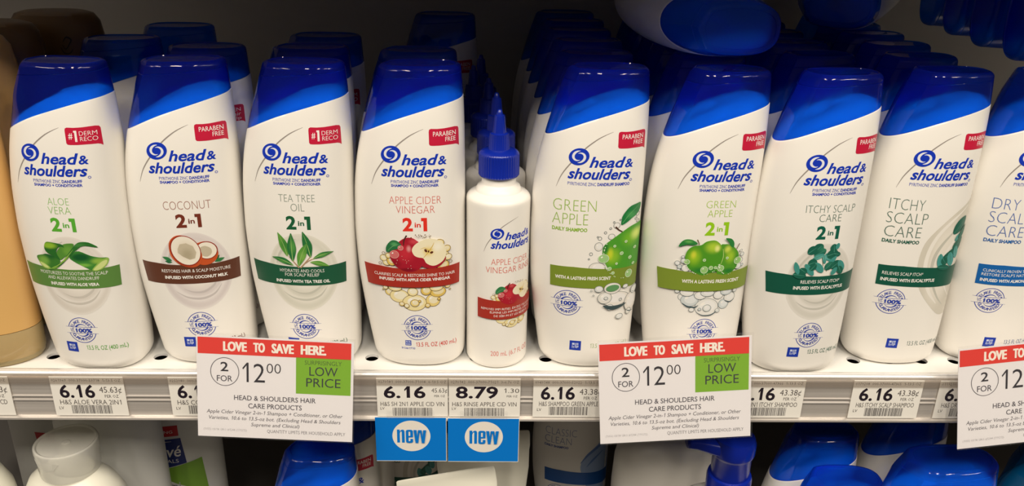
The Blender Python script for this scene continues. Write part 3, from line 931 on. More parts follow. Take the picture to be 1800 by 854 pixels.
def art_green1():
    LINE = ink((112, 124, 124)); F = [pale((226, 222, 214)), pale((232, 226, 218)), pale((216, 216, 212))]; DK = ink((58, 76, 80))
    under, over = [], []
    A = grad_ink('large_green_apple', (78, 156, 46), [(12, 86, 8, 9, (140, 190, 44), .9), (10.5, 88, 3, 6, (196, 210, 50), .9), (24, 98, 9, 8, (120, 184, 44), .9), (28, 100, 6, 6, (214, 232, 120), .9), (19, 73, 14, 5, (30, 116, 46), .9), (7, 92, 3, 6, (46, 124, 44), .8)])
    LF = grad_ink('large_leaf', (30, 122, 62), [(23, 114, 5, 4, (70, 154, 84), .9)])
    R = random.Random(8)
    for (x, z, r, rz) in [(2.6, 93.3, 2.7, 3.0), (2.4, 78.4, 5.4, 3.6), (13.6, 107.8, 2.1, 2.0), (10.6, 100.2, 2.2, 2.0), (3.0, 99.2, 1.2, 1.2), (1.6, 100.2, .5, .5), (-2.2, 88.2, 1.0, 1.1), (-3.4, 84.6, .5, .5), (6.4, 103.2, .8, .8), (9.6, 106, .7, .7), (11.6, 110.2, .6, .6), (27.8, 113.5, 1.3, 1.4), (26.6, 110.6, .8, .8), (15.6, 111.6, .5, .5), (28.2, 108.4, 1.0, 1.0)]:
        under += bubble(x, z, r, F[R.randrange(3)] if r > 1.3 else None, LINE, rz)
    under += [poly(A, [(5.2, 90.4), (6.2, 84.4), (10.3, 77.1), (16.3, 72.2), (20.6, 70.4), (23.6, 69.3), (27.4, 68.9), (31.0, 70.0), (31.3, 80), (31.3, 94), (31.2, 105.8), (28.0, 107.0), (23.0, 106.1), (17.5, 103.0), (11.1, 98.5), (6.4, 94.6)], True, 3)]
    over += [stroke(ink((78, 50, 36)), [(12.8, 107.0), (15.0, 104.8), (17.6, 103.2)], [1.0, .8, .6]),
             poly(LF, [(16.5, 108.0), (16.4, 111.5), (16.9, 114.0), (19, 117.2), (21.9, 120.0), (25.6, 120.9), (29.3, 120.6), (28.8, 116.0), (26.6, 113.4), (23.5, 111.6), (19.6, 109.0)], True, 3),
             stroke(ink((110, 180, 110)), [(17.2, 109.2), (21.6, 114.6), (28.4, 120)], [.3, .35, .1])]
    for (x, z, r, rz) in [(6.2, 85.0, 3.5, 3.0), (24.0, 72.4, 2.3, 2.8), (10.6, 77.6, 1.2, 1.2), (13, 74.4, 1.0, 1.0), (18, 88, 1.1, 1.1), (24, 84, 1.0, 1.1), (13, 93.6, .8, .8), (20.4, 96, .8, .8), (27, 90.4, .9, .9), (15, 81, .7, .7), (26.6, 79, .8, .8)]:
        over += bubble(x, z, r, ink((158, 200, 132)), ink((220, 232, 206)), rz)
    for i in range(26):
        a = R.uniform(2.6, 4.9)
        over.append(ell(ink((206, 226, 190)), 21 + 15 * math.cos(a), 87.5 + 17.6 * math.sin(a), R.uniform(.2, .45), None, 0, 8))
    low = []
    for (x, z, r, rz) in [(15.8, 55.4, 9.4, 5.2), (8.6, 56.5, 4.7, 4.2), (13.4, 63.4, 5.6, 4.0), (4.4, 63.2, 2.8, 2.3), (26.6, 51.0, 4.4, 7.0), (28.4, 59.2, 2.2, 3.0), (19.2, 42.0, 2.4, 2.0), (25.4, 44.2, 1.8, 2.2), (22.0, 63.8, 1.8, 1.4), (-.6, 62.0, .6, .6), (1.0, 58.6, .5, .5), (9.4, 56.4, 1.3, 1.1), (12.4, 49.6, 2.2, 2.2), (19.2, 54.6, .9, 1.0)]:
        low += bubble(x, z, r, F[R.randrange(3)] if r > 1 else None, LINE, rz)
    low += [ell(ink((96, 150, 96)), 13.4, 63.6, 4.4, 2.4, 0.1, 20), poly(DK, [(7.4, 51.0), (11, 48.2), (15.6, 47.6), (20, 48.8), (23.4, 51.2), (19.6, 50.6), (15, 50.4), (11, 50.8)], True, 3),
            stroke(DK, [(24.2, 45.2), (26.2, 43.8), (28.4, 43.6)], [.3, .7, .3])]
    return under, over, low

def art_euc2():
    under = swirl(0.8, 72.2, (208, 202, 188), (228, 221, 209))
    D = grad_ink('eucalyptus_dark', (26, 96, 78), [(0, 96, 6, 4, (50, 124, 98), .9), (4, 86, 6, 5, (44, 118, 96), .9)])
    T = grad_ink('eucalyptus_teal', (64, 146, 138), [(0, 90, 9, 3, (96, 170, 160), .9)])
    V = ink((70, 140, 120)); ST = ink((96, 120, 96))
    over = [stroke(ST, [(-5, 95), (-1, 91), (1.2, 84)], .4), stroke(ST, [(8, 95), (6, 90), (4, 80)], .4), stroke(ST, [(-3, 84), (-1, 80)], .4)]
    for (a, b, w, m) in [((-6.6, 93.6), (-1.4, 99.4), 2.5, D), ((-10.6, 93.0), (-5.0, 97.6), 2.2, D), ((-6.2, 91.4), (1.4, 95.6), 2.2, D), ((-6.8, 89.0), (.6, 92.4), 1.3, T), ((1.6, 92.8), (6.0, 87.6), 1.5, T), ((2.4, 91.0), (10.2, 93.4), 2.6, D), ((.4, 92.0), (2.0, 85.6), .9, T),
                          ((7.2, 93.6), (6.2, 99.4), 1.9, D), ((8.6, 95.4), (9.6, 99.8), 1.1, T), ((7.2, 92.6), (12.2, 91.4), 1.3, D), ((3.2, 82.8), (9.6, 90.8), 1.2, T), ((2.6, 81.6), (7.6, 86.4), 2.0, D), ((-9.4, 85.4), (-3.6, 87.6), 2.2, D), ((-4.6, 86.6), (1.4, 79.6), 1.7, T),
                          ((-11.2, 85.8), (-4.8, 77.6), 1.5, T), ((-7.6, 81.2), (-4, 85.6), 1.6, D), ((-18.0, 78.4), (-9.6, 77.4), 1.9, D), ((-17.6, 87.0), (-14.8, 78.4), 1.2, T), ((-14.2, 82.6), (-9.6, 79.4), 1.6, D),
                          ((7.0, 82.4), (12.6, 87.0), 2.2, D), ((7.6, 77.4), (11.0, 82.6), 1.3, T), ((11.6, 87.6), (16.2, 80.0), 1.6, T), ((12.0, 83.4), (15.2, 77.6), 1.6, D)]:
        over += leaf(a, b, w * 1.3, m, V, 0.0, True)
    return under, over

def art_euc1():
    G = grad_ink('cream_ribbon', (212, 206, 192), [(14, 80, 14, 38, (232, 226, 214), .5)])
    S1 = ink((196, 194, 182)); S2 = ink((238, 233, 224))
    under = [poly(G, [(24.5, 122), (14.6, 115), (4.8, 105.2), (-1.6, 96), (-3.7, 86), (-3.4, 75), (-0.6, 65), (5, 56), (12, 48), (19, 41.5), (25, 40), (30.5, 41), (31.3, 60), (31.3, 90), (31.3, 124), (28, 124)], True, 4),
             stroke(S2, [(26, 120), (14, 110), (6, 100), (2, 88), (2.4, 74), (8, 60), (16, 50)], [.4, 2, 2.6, 2.8, 2.8, 2.2, .6]),
             stroke(S1, [(28, 112), (18, 103), (10, 93), (6.6, 83), (8, 70), (15, 56), (22, 48)], [.3, 1.2, 2.2, 2.4, 1.8, 1.3, .3]),
             stroke(S2, [(30, 104), (22, 98), (16, 90), (14, 80), (18, 66), (26, 54)], [.3, 1.2, 2, 2, 1.6, .4])]
    D = ink((26, 96, 78)); T = ink((72, 152, 146)); V = ink((60, 132, 116))
    over = []
    for (a, b, w, m) in [((17.6, 101.0), (26.2, 112.4), 3.0, D), ((20, 96), (26.6, 100.4), 1.8, T), ((19.6, 90), (28.0, 96.6), 2.4, D), ((12.0, 82.6), (27.0, 92.0), 2.0, D), ((17.8, 88.0), (21.6, 77.4), 2.0, T), ((10.8, 87.6), (12.4, 77.0), 1.7, T), ((12.8, 84.4), (16.8, 79.4), 1.8, D), ((21.8, 92), (24.4, 82.6), 1.6, T), ((10.4, 78.0), (20.0, 76.6), 1.5, D), ((23, 97), (29, 106), 1.9, D)]:
        over += leaf(a, b, w * 1.3, m, V, 0.0, True)
    return under, over

def art_dry():
    G = grad_ink('almond_cream', (206, 198, 192), [(16, 78, 16, 36, (230, 223, 214), .5)])
    S2 = ink((238, 233, 224)); S1 = ink((196, 190, 184))
    under = [poly(G, [(24.5, 118), (14.6, 110), (8, 100), (5, 90), (5, 78), (8, 66), (13, 56), (20, 48), (27, 44), (31, 46), (31.3, 70), (31.3, 95), (31.3, 118)], True, 4),
             stroke(S1, [(26, 112), (16, 100), (11, 88), (12, 74), (19, 58)], [.3, 1.4, 2, 1.6, .3]), stroke(S2, [(28, 104), (20, 94), (17, 82), (20, 68), (27, 56)], [.3, 1.6, 2, 1.6, .3])]
    A = grad_ink('almond_skin', (176, 112, 62), [(22, 88, 4, 6, (206, 150, 96), .9)])
    over = leaf((14, 77.5), (27, 92), 3.6, A, ink((140, 84, 46))) + leaf((20, 77.5), (30, 84), 2.8, A, ink((140, 84, 46)))
    return under, over

def art_splash():
    B = ink((96, 128, 190)); B2 = ink((150, 174, 214))
    under = [poly(B2, [(6, 84), (10, 96), (17, 104), (25, 112), (31, 116), (31.2, 80), (31, 50), (24, 44), (16, 48), (13, 60), (9, 72)], True, 4),
             stroke(B, [(6, 88), (13, 98), (22, 106), (30, 112)], [.5, 2.4, 2.6, 1]), stroke(B, [(12, 84), (18, 92), (26, 100)], [.4, 2.2, .6]), stroke(B, [(14, 58), (18, 52), (26, 48)], [.4, 2.4, .6])]
    return under, []

VAR = {
 'aloe': dict(names=[('ALOE', -6.7, 6.7, 120.4, 124.9), ('VERA', -7.2, 7.1, 114.5, 119.2)], thin=(142, 192, 112), two=(88, 172, 52), rib=(92, 134, 64),
   rtxt=[('MOISTURIZES TO SOOTHE THE SCALP', -21.1, 21.8, 72.9, 75.1, -.006), ('AND ALLEVIATES DANDRUFF', -16.1, 16.7, 69.6, 71.8, -.006), ('INFUSED WITH ALOE VERA', -14.7, 16.1, 65.3, 67.5, .03)], art=art_aloe, badge='derm', vol=(104, 170, 76)),
 'coconut': dict(names=[('COCONUT', -13.6, 15.3, 115.1, 120.5)], thin=(160, 112, 100), two=(116, 50, 34), rib=(96, 56, 40),
   rtxt=[('RESTORES HAIR & SCALP MOISTURE', -20.6, 22.1, 71.5, 73.7, 0.0), ('INFUSED WITH COCONUT MILK', -19.0, 20.2, 66.9, 69.1, .035)], art=art_coconut, badge='paraben', vol=(116, 50, 34)),
 'tea': dict(names=[('TEA TREE', -10.8, 12.1, 121.4, 126.2), ('OIL', -3.3, 5.3, 115.3, 120.2)], thin=(128, 142, 130), two=(26, 92, 56), rib=(30, 86, 60),
   rtxt=[('HYDRATES AND COOLS', -13.9, 14.9, 72.8, 75.0, -.004), ('FOR SCALP RELIEF', -10.7, 11.6, 69.9, 72.1, -.004), ('INFUSED WITH TEA TREE OIL', -17.0, 18.0, 65.2, 67.4, .03)], art=art_tea, badge='derm', vol=(26, 92, 56)),
 'cider': dict(names=[('APPLE CIDER', -15.2, 17.7, 121.2, 126.0), ('VINEGAR', -11.0, 13.6, 115.0, 119.8)], thin=(216, 108, 98), two=(226, 52, 38), rib=(166, 48, 36),
   rtxt=[('CLARIFIES SCALP & RESTORES SHINE TO HAIR', -26.8, 24.8, 71.1, 73.2, 0.0), ('INFUSED WITH APPLE CIDER VINEGAR', -23.6, 21.9, 67.9, 70.0, .03)], art=art_cider, badge='paraben', vol=(214, 70, 60), small=True),
 'green2': dict(names=[('GREEN', -8.1, 11.5, 121.5, 126.2), ('APPLE', -6.7, 9.8, 115.4, 120.0)], thin=(166, 200, 72), two=(150, 202, 28), rib=(126, 146, 50),
   rtxt=[('WITH A LASTING FRESH SCENT', -18.3, 20.2, 69.2, 71.7, .03)], art=art_green2, badge='paraben', vol=(126, 160, 60)),
 'itchy2': dict(names=[('ITCHY SCALP', -15.9, 17.5, 120.9, 125.8), ('CARE', -6.6, 8.4, 114.9, 119.7)], thin=(92, 118, 106), two=(14, 94, 74), rib=(18, 84, 66),
   rtxt=[('RELIEVES SCALP ITCH*', -12.3, 15.1, 71.7, 74.0, .004), ('INFUSED WITH EUCALYPTUS', -16.4, 18.3, 67.2, 69.6, .03)], art=art_euc2, badge='paraben', vol=(70, 110, 94)),
}
VAR1 = {
 'green1': dict(names=[('GREEN', -27.8, -0.4, 117.5, 124.8), ('APPLE', -28.0, -5.3, 108.3, 115.6)], daily=(-27.9, -5.5, 103.6, 106.1), thin=(150, 186, 76), bold=(140, 184, 46), rib=(122, 142, 46),
   rtxt=[('WITH A LASTING FRESH SCENT', -24.6, 11.9, 69.6, 72.0, .03)], art=art_green1, vol=(150, 176, 110)),
 'itchy1': dict(names=[('ITCHY', -28.3, -7.1, 118.2, 125.4), ('SCALP', -28.7, -3.5, 108.8, 116.1), ('CARE', -28.6, -6.1, 99.3, 106.6)], daily=(-28.9, -6.2, 94.8, 97.3), thin=(84, 112, 100), bold=(22, 92, 74), rib=(18, 84, 66),
   rtxt=[('RELIEVES SCALP ITCH*', -25.0, 1.4, 71.8, 74.1, .0), ('INFUSED WITH EUCALYPTUS', -25.3, 10.5, 67.1, 69.5, .03)], art=art_euc1, vol=(70, 100, 92)),
 'dry1': dict(names=[('DRY', -28.4, -12.6, 118.2, 125.4), ('SCALP', -28.7, -3.5, 108.8, 116.1), ('CARE', -28.6, -6.1, 99.3, 106.6)], daily=(-28.9, -6.2, 94.8, 97.3), thin=(86, 112, 178), bold=(24, 96, 172), rib=(22, 98, 172),
   rtxt=[('CLINICALLY PROVEN TO', -25.0, 4.0, 73.4, 75.4, .0), ("RESTORE SCALP'S NATURAL", -25.2, 9.0, 70.4, 72.4, .0), ('INFUSED WITH ALMOND OIL', -25.3, 10.5, 66.1, 68.4, .03)], art=art_dry, vol=(60, 90, 150)),
 'classic': dict(names=[('CLASSIC', -28.4, 1.0, 117.5, 124.8), ('CLEAN', -28.7, -3.5, 108.3, 115.6)], daily=(-28.9, -6.2, 103.6, 106.1), thin=(120, 134, 180), bold=(24, 70, 160), rib=(20, 84, 160),
   rtxt=[], art=art_splash, vol=(60, 90, 150)),
}

BODY_ME = CAP_ME = None
def shell(root):
    global BODY_ME, CAP_ME
    if BODY_ME is None:
        v, f = shampoo_body()
        b = mesh_obj('body', v, f, WHITE, root); sharp(b, 50); BODY_ME = b.data
        v, f = shampoo_cap()
        c = mesh_obj('cap', v, f, BLUECAP, root); sharp(c, 21); CAP_ME = c.data
    else:
        link('body', BODY_ME, root); link('cap', CAP_ME, root)

def base_name(root):
    return root

def front2(key, label, loc, yaw, lean):
    d = VAR[key]
    r = thing('shampoo_bottle', label, 'shampoo bottle', loc, (0, lean, yaw), 'front row of shampoo bottles')
    shell(r)
    brand_parts(r, False)
    badge(r, d['badge'])
    th = ink(d['thin']); tw = ink(d['two'])
    print_part('variety_lettering', [txt(th, s, a, b, c, e, -0.018) for (s, a, b, c, e) in d['names']], r)
    L = [txt(tw, '2', -7.1, -0.6, 102.7, 112.0, 0.036, bbox=True), txt(tw, 'in', 0.6, 4.5, 105.4, 108.7, 0.02, bbox=True),
         poly(tw, [(4.8, 111.8), (8.5, 111.8), (8.5, 102.7), (6.2, 102.7), (6.2, 109.7), (4.8, 109.7)])]
    print_part('two_in_one_lettering', L, r)
    under, over = d['art']()
    st = 0.022 if len(over) < 40 else 0.006
    print_part('picture', under, r, base=0.05, step=0.004 if len(under) > 12 else 0.03)
    print_part('ribbon', [poly(ink(d['rib']), RIB2)] + [txt(INKW, s, a, b, c, e, w, res=2) for (s, a, b, c, e, w) in d['rtxt']], r, base=max(0.2, LAST_TOP + 0.04), step=0.02)
    print_part('picture', over, r, base=LAST_TOP + 0.04, step=st)
    seal(r, 0.0, 32.8)
    code_patch(r, d.get('small', False))
    print_part('volume_lettering', [txt(ink(d['vol']), '13.5 FL OZ (400 mL)', -1.2 if d.get('small') else 1.0, 25.6, 18.2, 21.5, 0.006)], r)
    return r

def front1(key, label, loc, yaw, lean, seal_on=True):
    d = VAR1[key]
    r = thing('shampoo_bottle', label, 'shampoo bottle', loc, (0, lean, yaw), 'front row of shampoo bottles')
    shell(r)
    brand_parts(r, True)
    badge(r, 'paraben')
    th = ink(d['thin']); bo = ink(d['bold'])
    print_part('variety_lettering', [txt(th, s, a, b, c, e, -0.022) for (s, a, b, c, e) in d['names']] + [txt(bo, 'DAILY SHAMPOO', *d['daily'], 0.03)], r)
    A = d['art']()
    print_part('picture', A[0], r, base=0.05, step=0.005)
    print_part('ribbon', [poly(ink(d['rib']), RIB1)] + [txt(INKW, s, a, b, c, e, w, res=2) for (s, a, b, c, e, w) in d['rtxt']], r, base=max(0.2, LAST_TOP + 0.04), step=0.02)
    if A[1]:
        print_part('picture', A[1], r, base=LAST_TOP + 0.04, step=0.006)
    if len(A) > 2:
        print_part('picture', A[2], r, base=LAST_TOP + 0.02, step=0.005)
    seal(r, -16.0, 52.0)
    code_patch(r)
    print_part('volume_lettering', [txt(ink(d['vol']), '13.5 FL OZ (400 mL)', 1.2, 26.6, 18.2, 21.5, -0.004)], r)
    return r

# ------------------------------------------------------------------ setting
def setting():
    def st(o):
        o['kind'] = 'structure'
        return o
    st(box_part('wall_back', -1000, 1000, 330, 345, -300, 360, WALLM))
    st(box_part('wall_left', -1015, -1000, -60, 345, -300, 360, WALLM))
    st(box_part('wall_right', 1000, 1015, -60, 345, -300, 360, WALLM))
    st(box_part('floor', -1000, 1000, -90, 330, -305, -285, FLOORM))
    st(box_part('upper_shelf', -1000, 1000, -72, 330, 285, 315, SHELFW))  # unseen shelf above the compartment; front edge set to shade the rear rows

def shelf():
    r = thing('store_shelf', 'white metal shelf with a row of holes and a ticket rail along its front', 'shelf', (0, 0, 0))
    # deck: punched strip near the front edge, plain sheet behind
    V, F = [], []
    def quad(x0, x1, y0, y1, z):
        b = len(V); V.extend([(x0, y0, z), (x1, y0, z), (x1, y1, z), (x0, y1, z)]); F.append((b, b + 1, b + 2, b + 3))
    p, hy, hr = 24.5, -7.0, 4.7
    y0, y1 = -7 - 11, -7 + 11
    n = 20
    k0 = -40
    for k in range(0, 60):
        cx = -310.4 + (k - 12) * p
        b = len(V)
        outer, inner, low = [], [], []
        for i in range(n):
            a = 2 * math.pi * i / n
            c, s = math.cos(a), math.sin(a)
            t = min((p / 2) / abs(c) if abs(c) > 1e-6 else 1e9, 11 / abs(s) if abs(s) > 1e-6 else 1e9)
            outer.append((cx + c * t, hy + s * t, 0)); inner.append((cx + c * hr, hy + s * hr, 0)); low.append((cx + c * hr, hy + s * hr, -2.0))
        V.extend(outer + inner + low)
        for i in range(n):
            j = (i + 1) % n
            F.append((b + i, b + j, b + n + j, b + n + i))
            F.append((b + n + i, b + n + j, b + 2 * n + j, b + 2 * n + i))
        # fill the corners of the cell
        for sx in (-1, 1):
            for sy in (-1, 1):
                cand = sorted(range(n), key=lambda i: math.hypot(outer[i][0] - (cx + sx * p / 2), outer[i][1] - (hy + sy * 11)))[:2]
                if all(math.hypot(outer[i][0] - (cx + sx * p / 2), outer[i][1] - (hy + sy * 11)) > 0.01 for i in cand):
                    q = len(V); V.append((cx + sx * p / 2, hy + sy * 11, 0))
                    A, B = sorted(cand)
                    F.append((b + A, b + B, q) if not (A == 0 and B == n - 1) else (b + B, b + A, q))
    X0, X1 = -310.4 - 12.5 * p, -310.4 + 47.5 * p
    quad(X0, X1, -27, y0, 0)
    quad(X0, X1, y1, 329, 0)
    o = mesh_obj('deck', V, F, SHELFW, r, smooth=False)
    bm = bmesh.new(); bm.from_mesh(o.data)
    bmesh.ops.remove_doubles(bm, verts=bm.verts[:], dist=1e-6)
    bmesh.ops.recalc_face_normals(bm, faces=bm.faces[:])
    for f_ in bm.faces:
        pass
    bm.to_mesh(o.data); bm.free()
    box_part('front_lip', X0, X1, -29, -26, -27, 0.0, SHELFW, r)
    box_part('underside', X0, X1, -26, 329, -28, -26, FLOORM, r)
    def extr(name, prof, m):
        v, f = [], []
        n = len(prof)
        for x in (X0, X1):
            v += [(x, a, b) for a, b in prof]
        for i in range(n):
            j = (i + 1) % n
            f.append((i, j, n + j, n + i))
        f.append(tuple(range(n))); f.append(tuple(range(2 * n - 1, n - 1, -1)))
        o = mesh_obj(name, v, f, m, r)
        bm = bmesh.new(); bm.from_mesh(o.data); bmesh.ops.recalc_face_normals(bm, faces=bm.faces[:]); bm.to_mesh(o.data); bm.free()
        return sharp(o, 32)
    extr('ticket_rail', [(-29, 0.2), (-29.2, 1.0), (-35.0, 1.2), (-36.4, 0.4), (-36.6, -1), (-36.6, -12.4), (-37.4, -12.9), (-37.4, -13.7), (-36.6, -14.2), (-36.6, -15.6), (-37.4, -16.1), (-37.4, -16.9), (-36.6, -17.4), (-36.6, -28.4), (-38.2, -28.8), (-39.4, -29.2), (-39.4, -30.6), (-38.6, -31.0), (-29, -31.0)], ALU)
    bead = [(-28.4, 0.6)] + [(-31.6 + 3.4 * math.cos(a), 1.2 + 3.2 * math.sin(a)) for a in np.linspace(0.25, math.pi - 0.1, 12)] + [(-35.2, 0.8)]
    extr('rail_bead', bead, BEAD)
    extr('cover_strip', [(-35.0, 2.6), (-37.6, 2.2), (-39.0, 1.2), (-39.2, -2.4), (-38.9, -2.4), (-38.7, 1.0), (-37.4, 1.9), (-35.0, 2.3)], COVER)
    return r

# ------------------------------------------------------------------ price tickets, talkers and signs
INKD = ink((38, 30, 40)); INKG = ink((92, 86, 84))
def barcode(m, x0, x1, z0, z1, seed):
    R = random.Random(seed)
    L, x = [], x0
    V, F = [], []
    while x < x1:
        w = R.choice([.22, .22, .4, .6])
        b = len(V)
        V += [(x, z0), (min(x + w, x1), z0), (min(x + w, x1), z1), (x, z1)]
        F.append((b, b + 1, b + 2, b + 3))
        x += w + R.choice([.25, .25, .4, .55])
    return (m, V, F)

def ticket(x0, x1, lines, label, seed, wide=False):
    W = x1 - x0
    r = thing('price_tag', label, 'price tag', ((x0 + x1) / 2, -37.5, 0), (0, 0, 0), 'price tags in the shelf rail')
    a = -W / 2
    def X(px):
        return a + (px - 60) / 590 * W
    def Z(py):
        return 2.2 - (py - 115) / 313 * 30.2
    box_part('card', a, -a, -0.45, 0, -28.0, 2.2, PAPER, r)
    code, price, unit, unit2, name = lines
    q = lambda t: a + t / 490 * W
    L = [txt(INKG, code, X(77) if wide else q(12), X(638) if wide else q(472), Z(152), Z(131), -0.008, res=1)]
    if wide:
        L.append(txt(INKD, price, X(118), X(465), Z(276), Z(176), 0.022, ref='6'))
        L.append(txt(INKG, unit, X(515), X(645 if unit.endswith('¢') else 640), Z(228), Z(193), -0.004, ref='4', res=2))
        L.append(txt(INKG, unit2, X(538), X(626), Z(265), Z(248), 0.0, res=1))
        L.append(txt(INKG, name, X(88), X(620), Z(340), Z(306), -0.004, res=2))
        L.append(txt(INKG, 'LV', X(85), X(120), Z(370), Z(350), 0, res=1))
    else:
        L.append(txt(INKD, price, q(53), q(288), Z(284), Z(176), 0.022, ref='6'))
        L.append(txt(INKG, unit, q(320), q(468), Z(240), Z(193), -0.002, ref='4', res=2))
        L.append(txt(INKG, unit2, q(350), q(442), Z(281), Z(257), 0.0, res=1))
        L.append(txt(INKG, name, q(43), q(453), Z(336), Z(299), -0.002, res=2))
        L.append(txt(INKG, 'LV', q(30), q(60), Z(377), Z(354), 0, res=1))
    print_part('lettering', L, r, plane_front(-0.45), 0.05, 0.001, 0, 0)
    print_part('barcode', [barcode(ink((96, 92, 92)), X(188) if wide else q(113), X(518) if wide else q(382), Z(422 if wide else 411), Z(354 if wide else 342), seed)], r, plane_front(-0.45), 0.05, 0, 0, 0)
    return r

def new_word(m, x0, z0, s):
    """the tall, narrow, heavy letters n, e and w"""
    H = 132
    def P(ox, w, pts):
        return poly(m, [(x0 + (ox + a * w) * s, z0 + b * H * s) for a, b in pts])
    L = []
    n = lambda q: L.append(P(0, 64, q))
    n([(0, 0), (.37, 0), (.37, 1), (0, 1)]); n([(.63, 0), (1, 0), (1, .88), (.9, .98), (.76, 1), (.63, .95)]); n([(.37, .70), (.46, .86), (.63, .86), (.76, 1), (.60, .99), (.37, .88)])
    e = lambda q: L.append(P(75, 60, q))
    e([(0, .10), (.37, .06), (.37, .94), (0, .90)]); e([(0, .9), (.37, .86), (.63, .86), (1, .9), (.88, .98), (.7, 1), (.3, 1), (.12, .98)])
    e([(.63, .45), (1, .45), (1, .9), (.63, .9)]); e([(.3, .43), (1, .43), (1, .54), (.3, .54)]); e([(0, .1), (.12, .02), (.3, 0), (.7, 0), (.88, .02), (1, .1), (.63, .14), (.37, .14)]); e([(.63, .1), (1, .1), (1, .32), (.63, .32)])
    w = lambda q: L.append(P(140, 108, q))
    w([(0, 1), (.24, 1), (.34, 0), (.15, 0)]); w([(.36, 1), (.50, 1), (.36, 0), (.22, 0)]); w([(.50, 1), (.64, 1), (.78, 0), (.64, 0)]); w([(.76, 1), (1, 1), (.85, 0), (.66, 0)]); w([(.36, 1), (.64, 1), (.60, .82), (.40, .82)])
    return L

def talker(x0, x1, zt, zb, label, roll=0.0):
    r = thing('shelf_talker', label, 'shelf tag', ((x0 + x1) / 2, -39.0, 0), (0, roll, 0), 'blue tags hanging under the rail')
    w = (x1 - x0) / 2
    box_part('card', -w, w, -0.5, 0, zb, zt, ink((236, 232, 226)), r)
    BL = ink((0, 122, 216))
    s = (x1 - x0) / 600
    cz = zt - 185 * s
    L = [rect(BL, -w, w - .35, zb + .5, zt)]
    print_part('blue_panel', L, r, plane_front(-.5), 0.04, 0, 0, 0)
    print_part('round_patch', [ell(ink((240, 233, 222)), 0.2, cz, 161 * s, 155 * s, n=64), *new_word(BL, -119 * s, zt - 252 * s, s)], r, plane_front(-.5), 0.09, 0.05, 0, 0)
    box_part('clip', -w + 8.2, w - 8.4, -1.3, -0.55, zt - 0.6, zt + 6.2, CLEAR, r, 0.25)
    return r

def sign(top_c, bot_c, width, roll_top, label, code):
    """a card in a clear sleeve, hanging out over the rail; frame given by the middles of its top and bottom edges (mm)"""
    T, B = Vector(top_c), Vector(bot_c)
    H = (T - B).length
    up = (T - B).normalized()
    xr_ = Vector((1, 0, roll_top))
    xr_ = (xr_ - up * xr_.dot(up)).normalized()
    yv = up.cross(xr_)
    r = thing('sale_sign', label, 'sale sign', (0, 0, 0), (0, 0, 0), 'sale signs along the shelf edge')
    m = Matrix((xr_, yv, up)).transposed().to_4x4()
    m.translation = B * MM
    r.matrix_world = m
    W = width / 2
    def X(px): return -W + (px - 25) / 1182 * width
    def Z(py): return H - (py - 60) / 748 * H
    box_part('card', -W, W, -0.4, 0, 0, H, CARD, r)
    RED = ink((226, 54, 44)); GRN = ink((126, 178, 40)); K = ink((44, 40, 48)); K2 = ink((74, 70, 80))
    pf = plane_front(-0.4)
    print_part('red_banner', [rect(RED, X(35), X(1187), Z(190), Z(70)), *heavy(ink((250, 240, 228)), 'LOVE', X(228), X(400), Z(165), Z(96), .022, .28), *heavy(ink((250, 240, 228)), 'TO', X(454), X(536), Z(165), Z(96), .022, .28),
                              *heavy(ink((250, 240, 228)), 'SAVE', X(591), X(753), Z(165), Z(96), .022, .28), *heavy(ink((250, 240, 228)), 'HERE.', X(810), X(997), Z(165), Z(96), .022, .28)], r, pf, .05, .02, 0, 0)
    print_part('green_panel', [rect(GRN, X(772), X(1187), Z(457), Z(188)), txt(ink((70, 92, 40)), 'SURPRISINGLY', X(838), X(1117), Z(239), Z(208), -.006), txt(ink((50, 52, 60)), 'LOW', X(873), X(1087), Z(319), Z(254), -.002), txt(ink((50, 52, 60)), 'PRICE', X(850), X(1110), Z(402), Z(338), -.002)], r, pf, .05, .02, 0, 0)
    L = [ringl(K2, X(235), Z(318), 106 / 1182 * width, 103 / 748 * H, .42, n=72), txt(K, '2', X(203), X(262), Z(315), Z(246), .012, bbox=True), txt(K2, 'FOR', X(175), X(292), Z(389), Z(346), .004),
         txt(K, '12', X(368), X(537), Z(388), Z(244), -.006, bbox=True), txt(K, '00', X(550), X(658), Z(315), Z(244), -.012, bbox=True),
         txt(K2, 'HEAD & SHOULDERS HAIR', X(303), X(923), Z(525), Z(489), .006), txt(K2, 'CARE PRODUCTS', X(410), X(817), Z(583), Z(547), .006)]
    print_part('price_lettering', L, r, pf, .05, .001, 0, 0)
    L = [txt(K2, 'Apple Cider Vinegar 2-in-1 Shampoo + Conditioner, or Other', X(93), X(1130), Z(629), Z(602), -.002, .2, res=2), txt(K2, 'Varieties, 10.6 to 13.5-oz bot. (Excluding Head & Shoulders', X(110), X(1115), Z(675), Z(649), -.002, .2, res=2),
         txt(K2, 'Supreme and Clinical)', X(430), X(800), Z(719), Z(693), -.002, .2, res=2),
         txt(ink((120, 116, 122)), 'QUANTITY LIMITS PER HOUSEHOLD APPLY', X(552), X(1152), Z(764), Z(740), -.006, res=2), txt(ink((160, 156, 160)), code, X(68), X(397), Z(760), Z(744), -.01, res=1)]
    print_part('small_lettering', L, r, pf, .05, .001, 0, 0)
    box_part('clear_sleeve', -W - 0.3, W + 1.0, -1.3, -0.75, -0.4, H + 2.2, CLEAR, r)
    box_part('clip', -9, 9, 0.05, 1.2, H * 0.30, H * 0.62, CLEAR, r, 0.2)
    return r

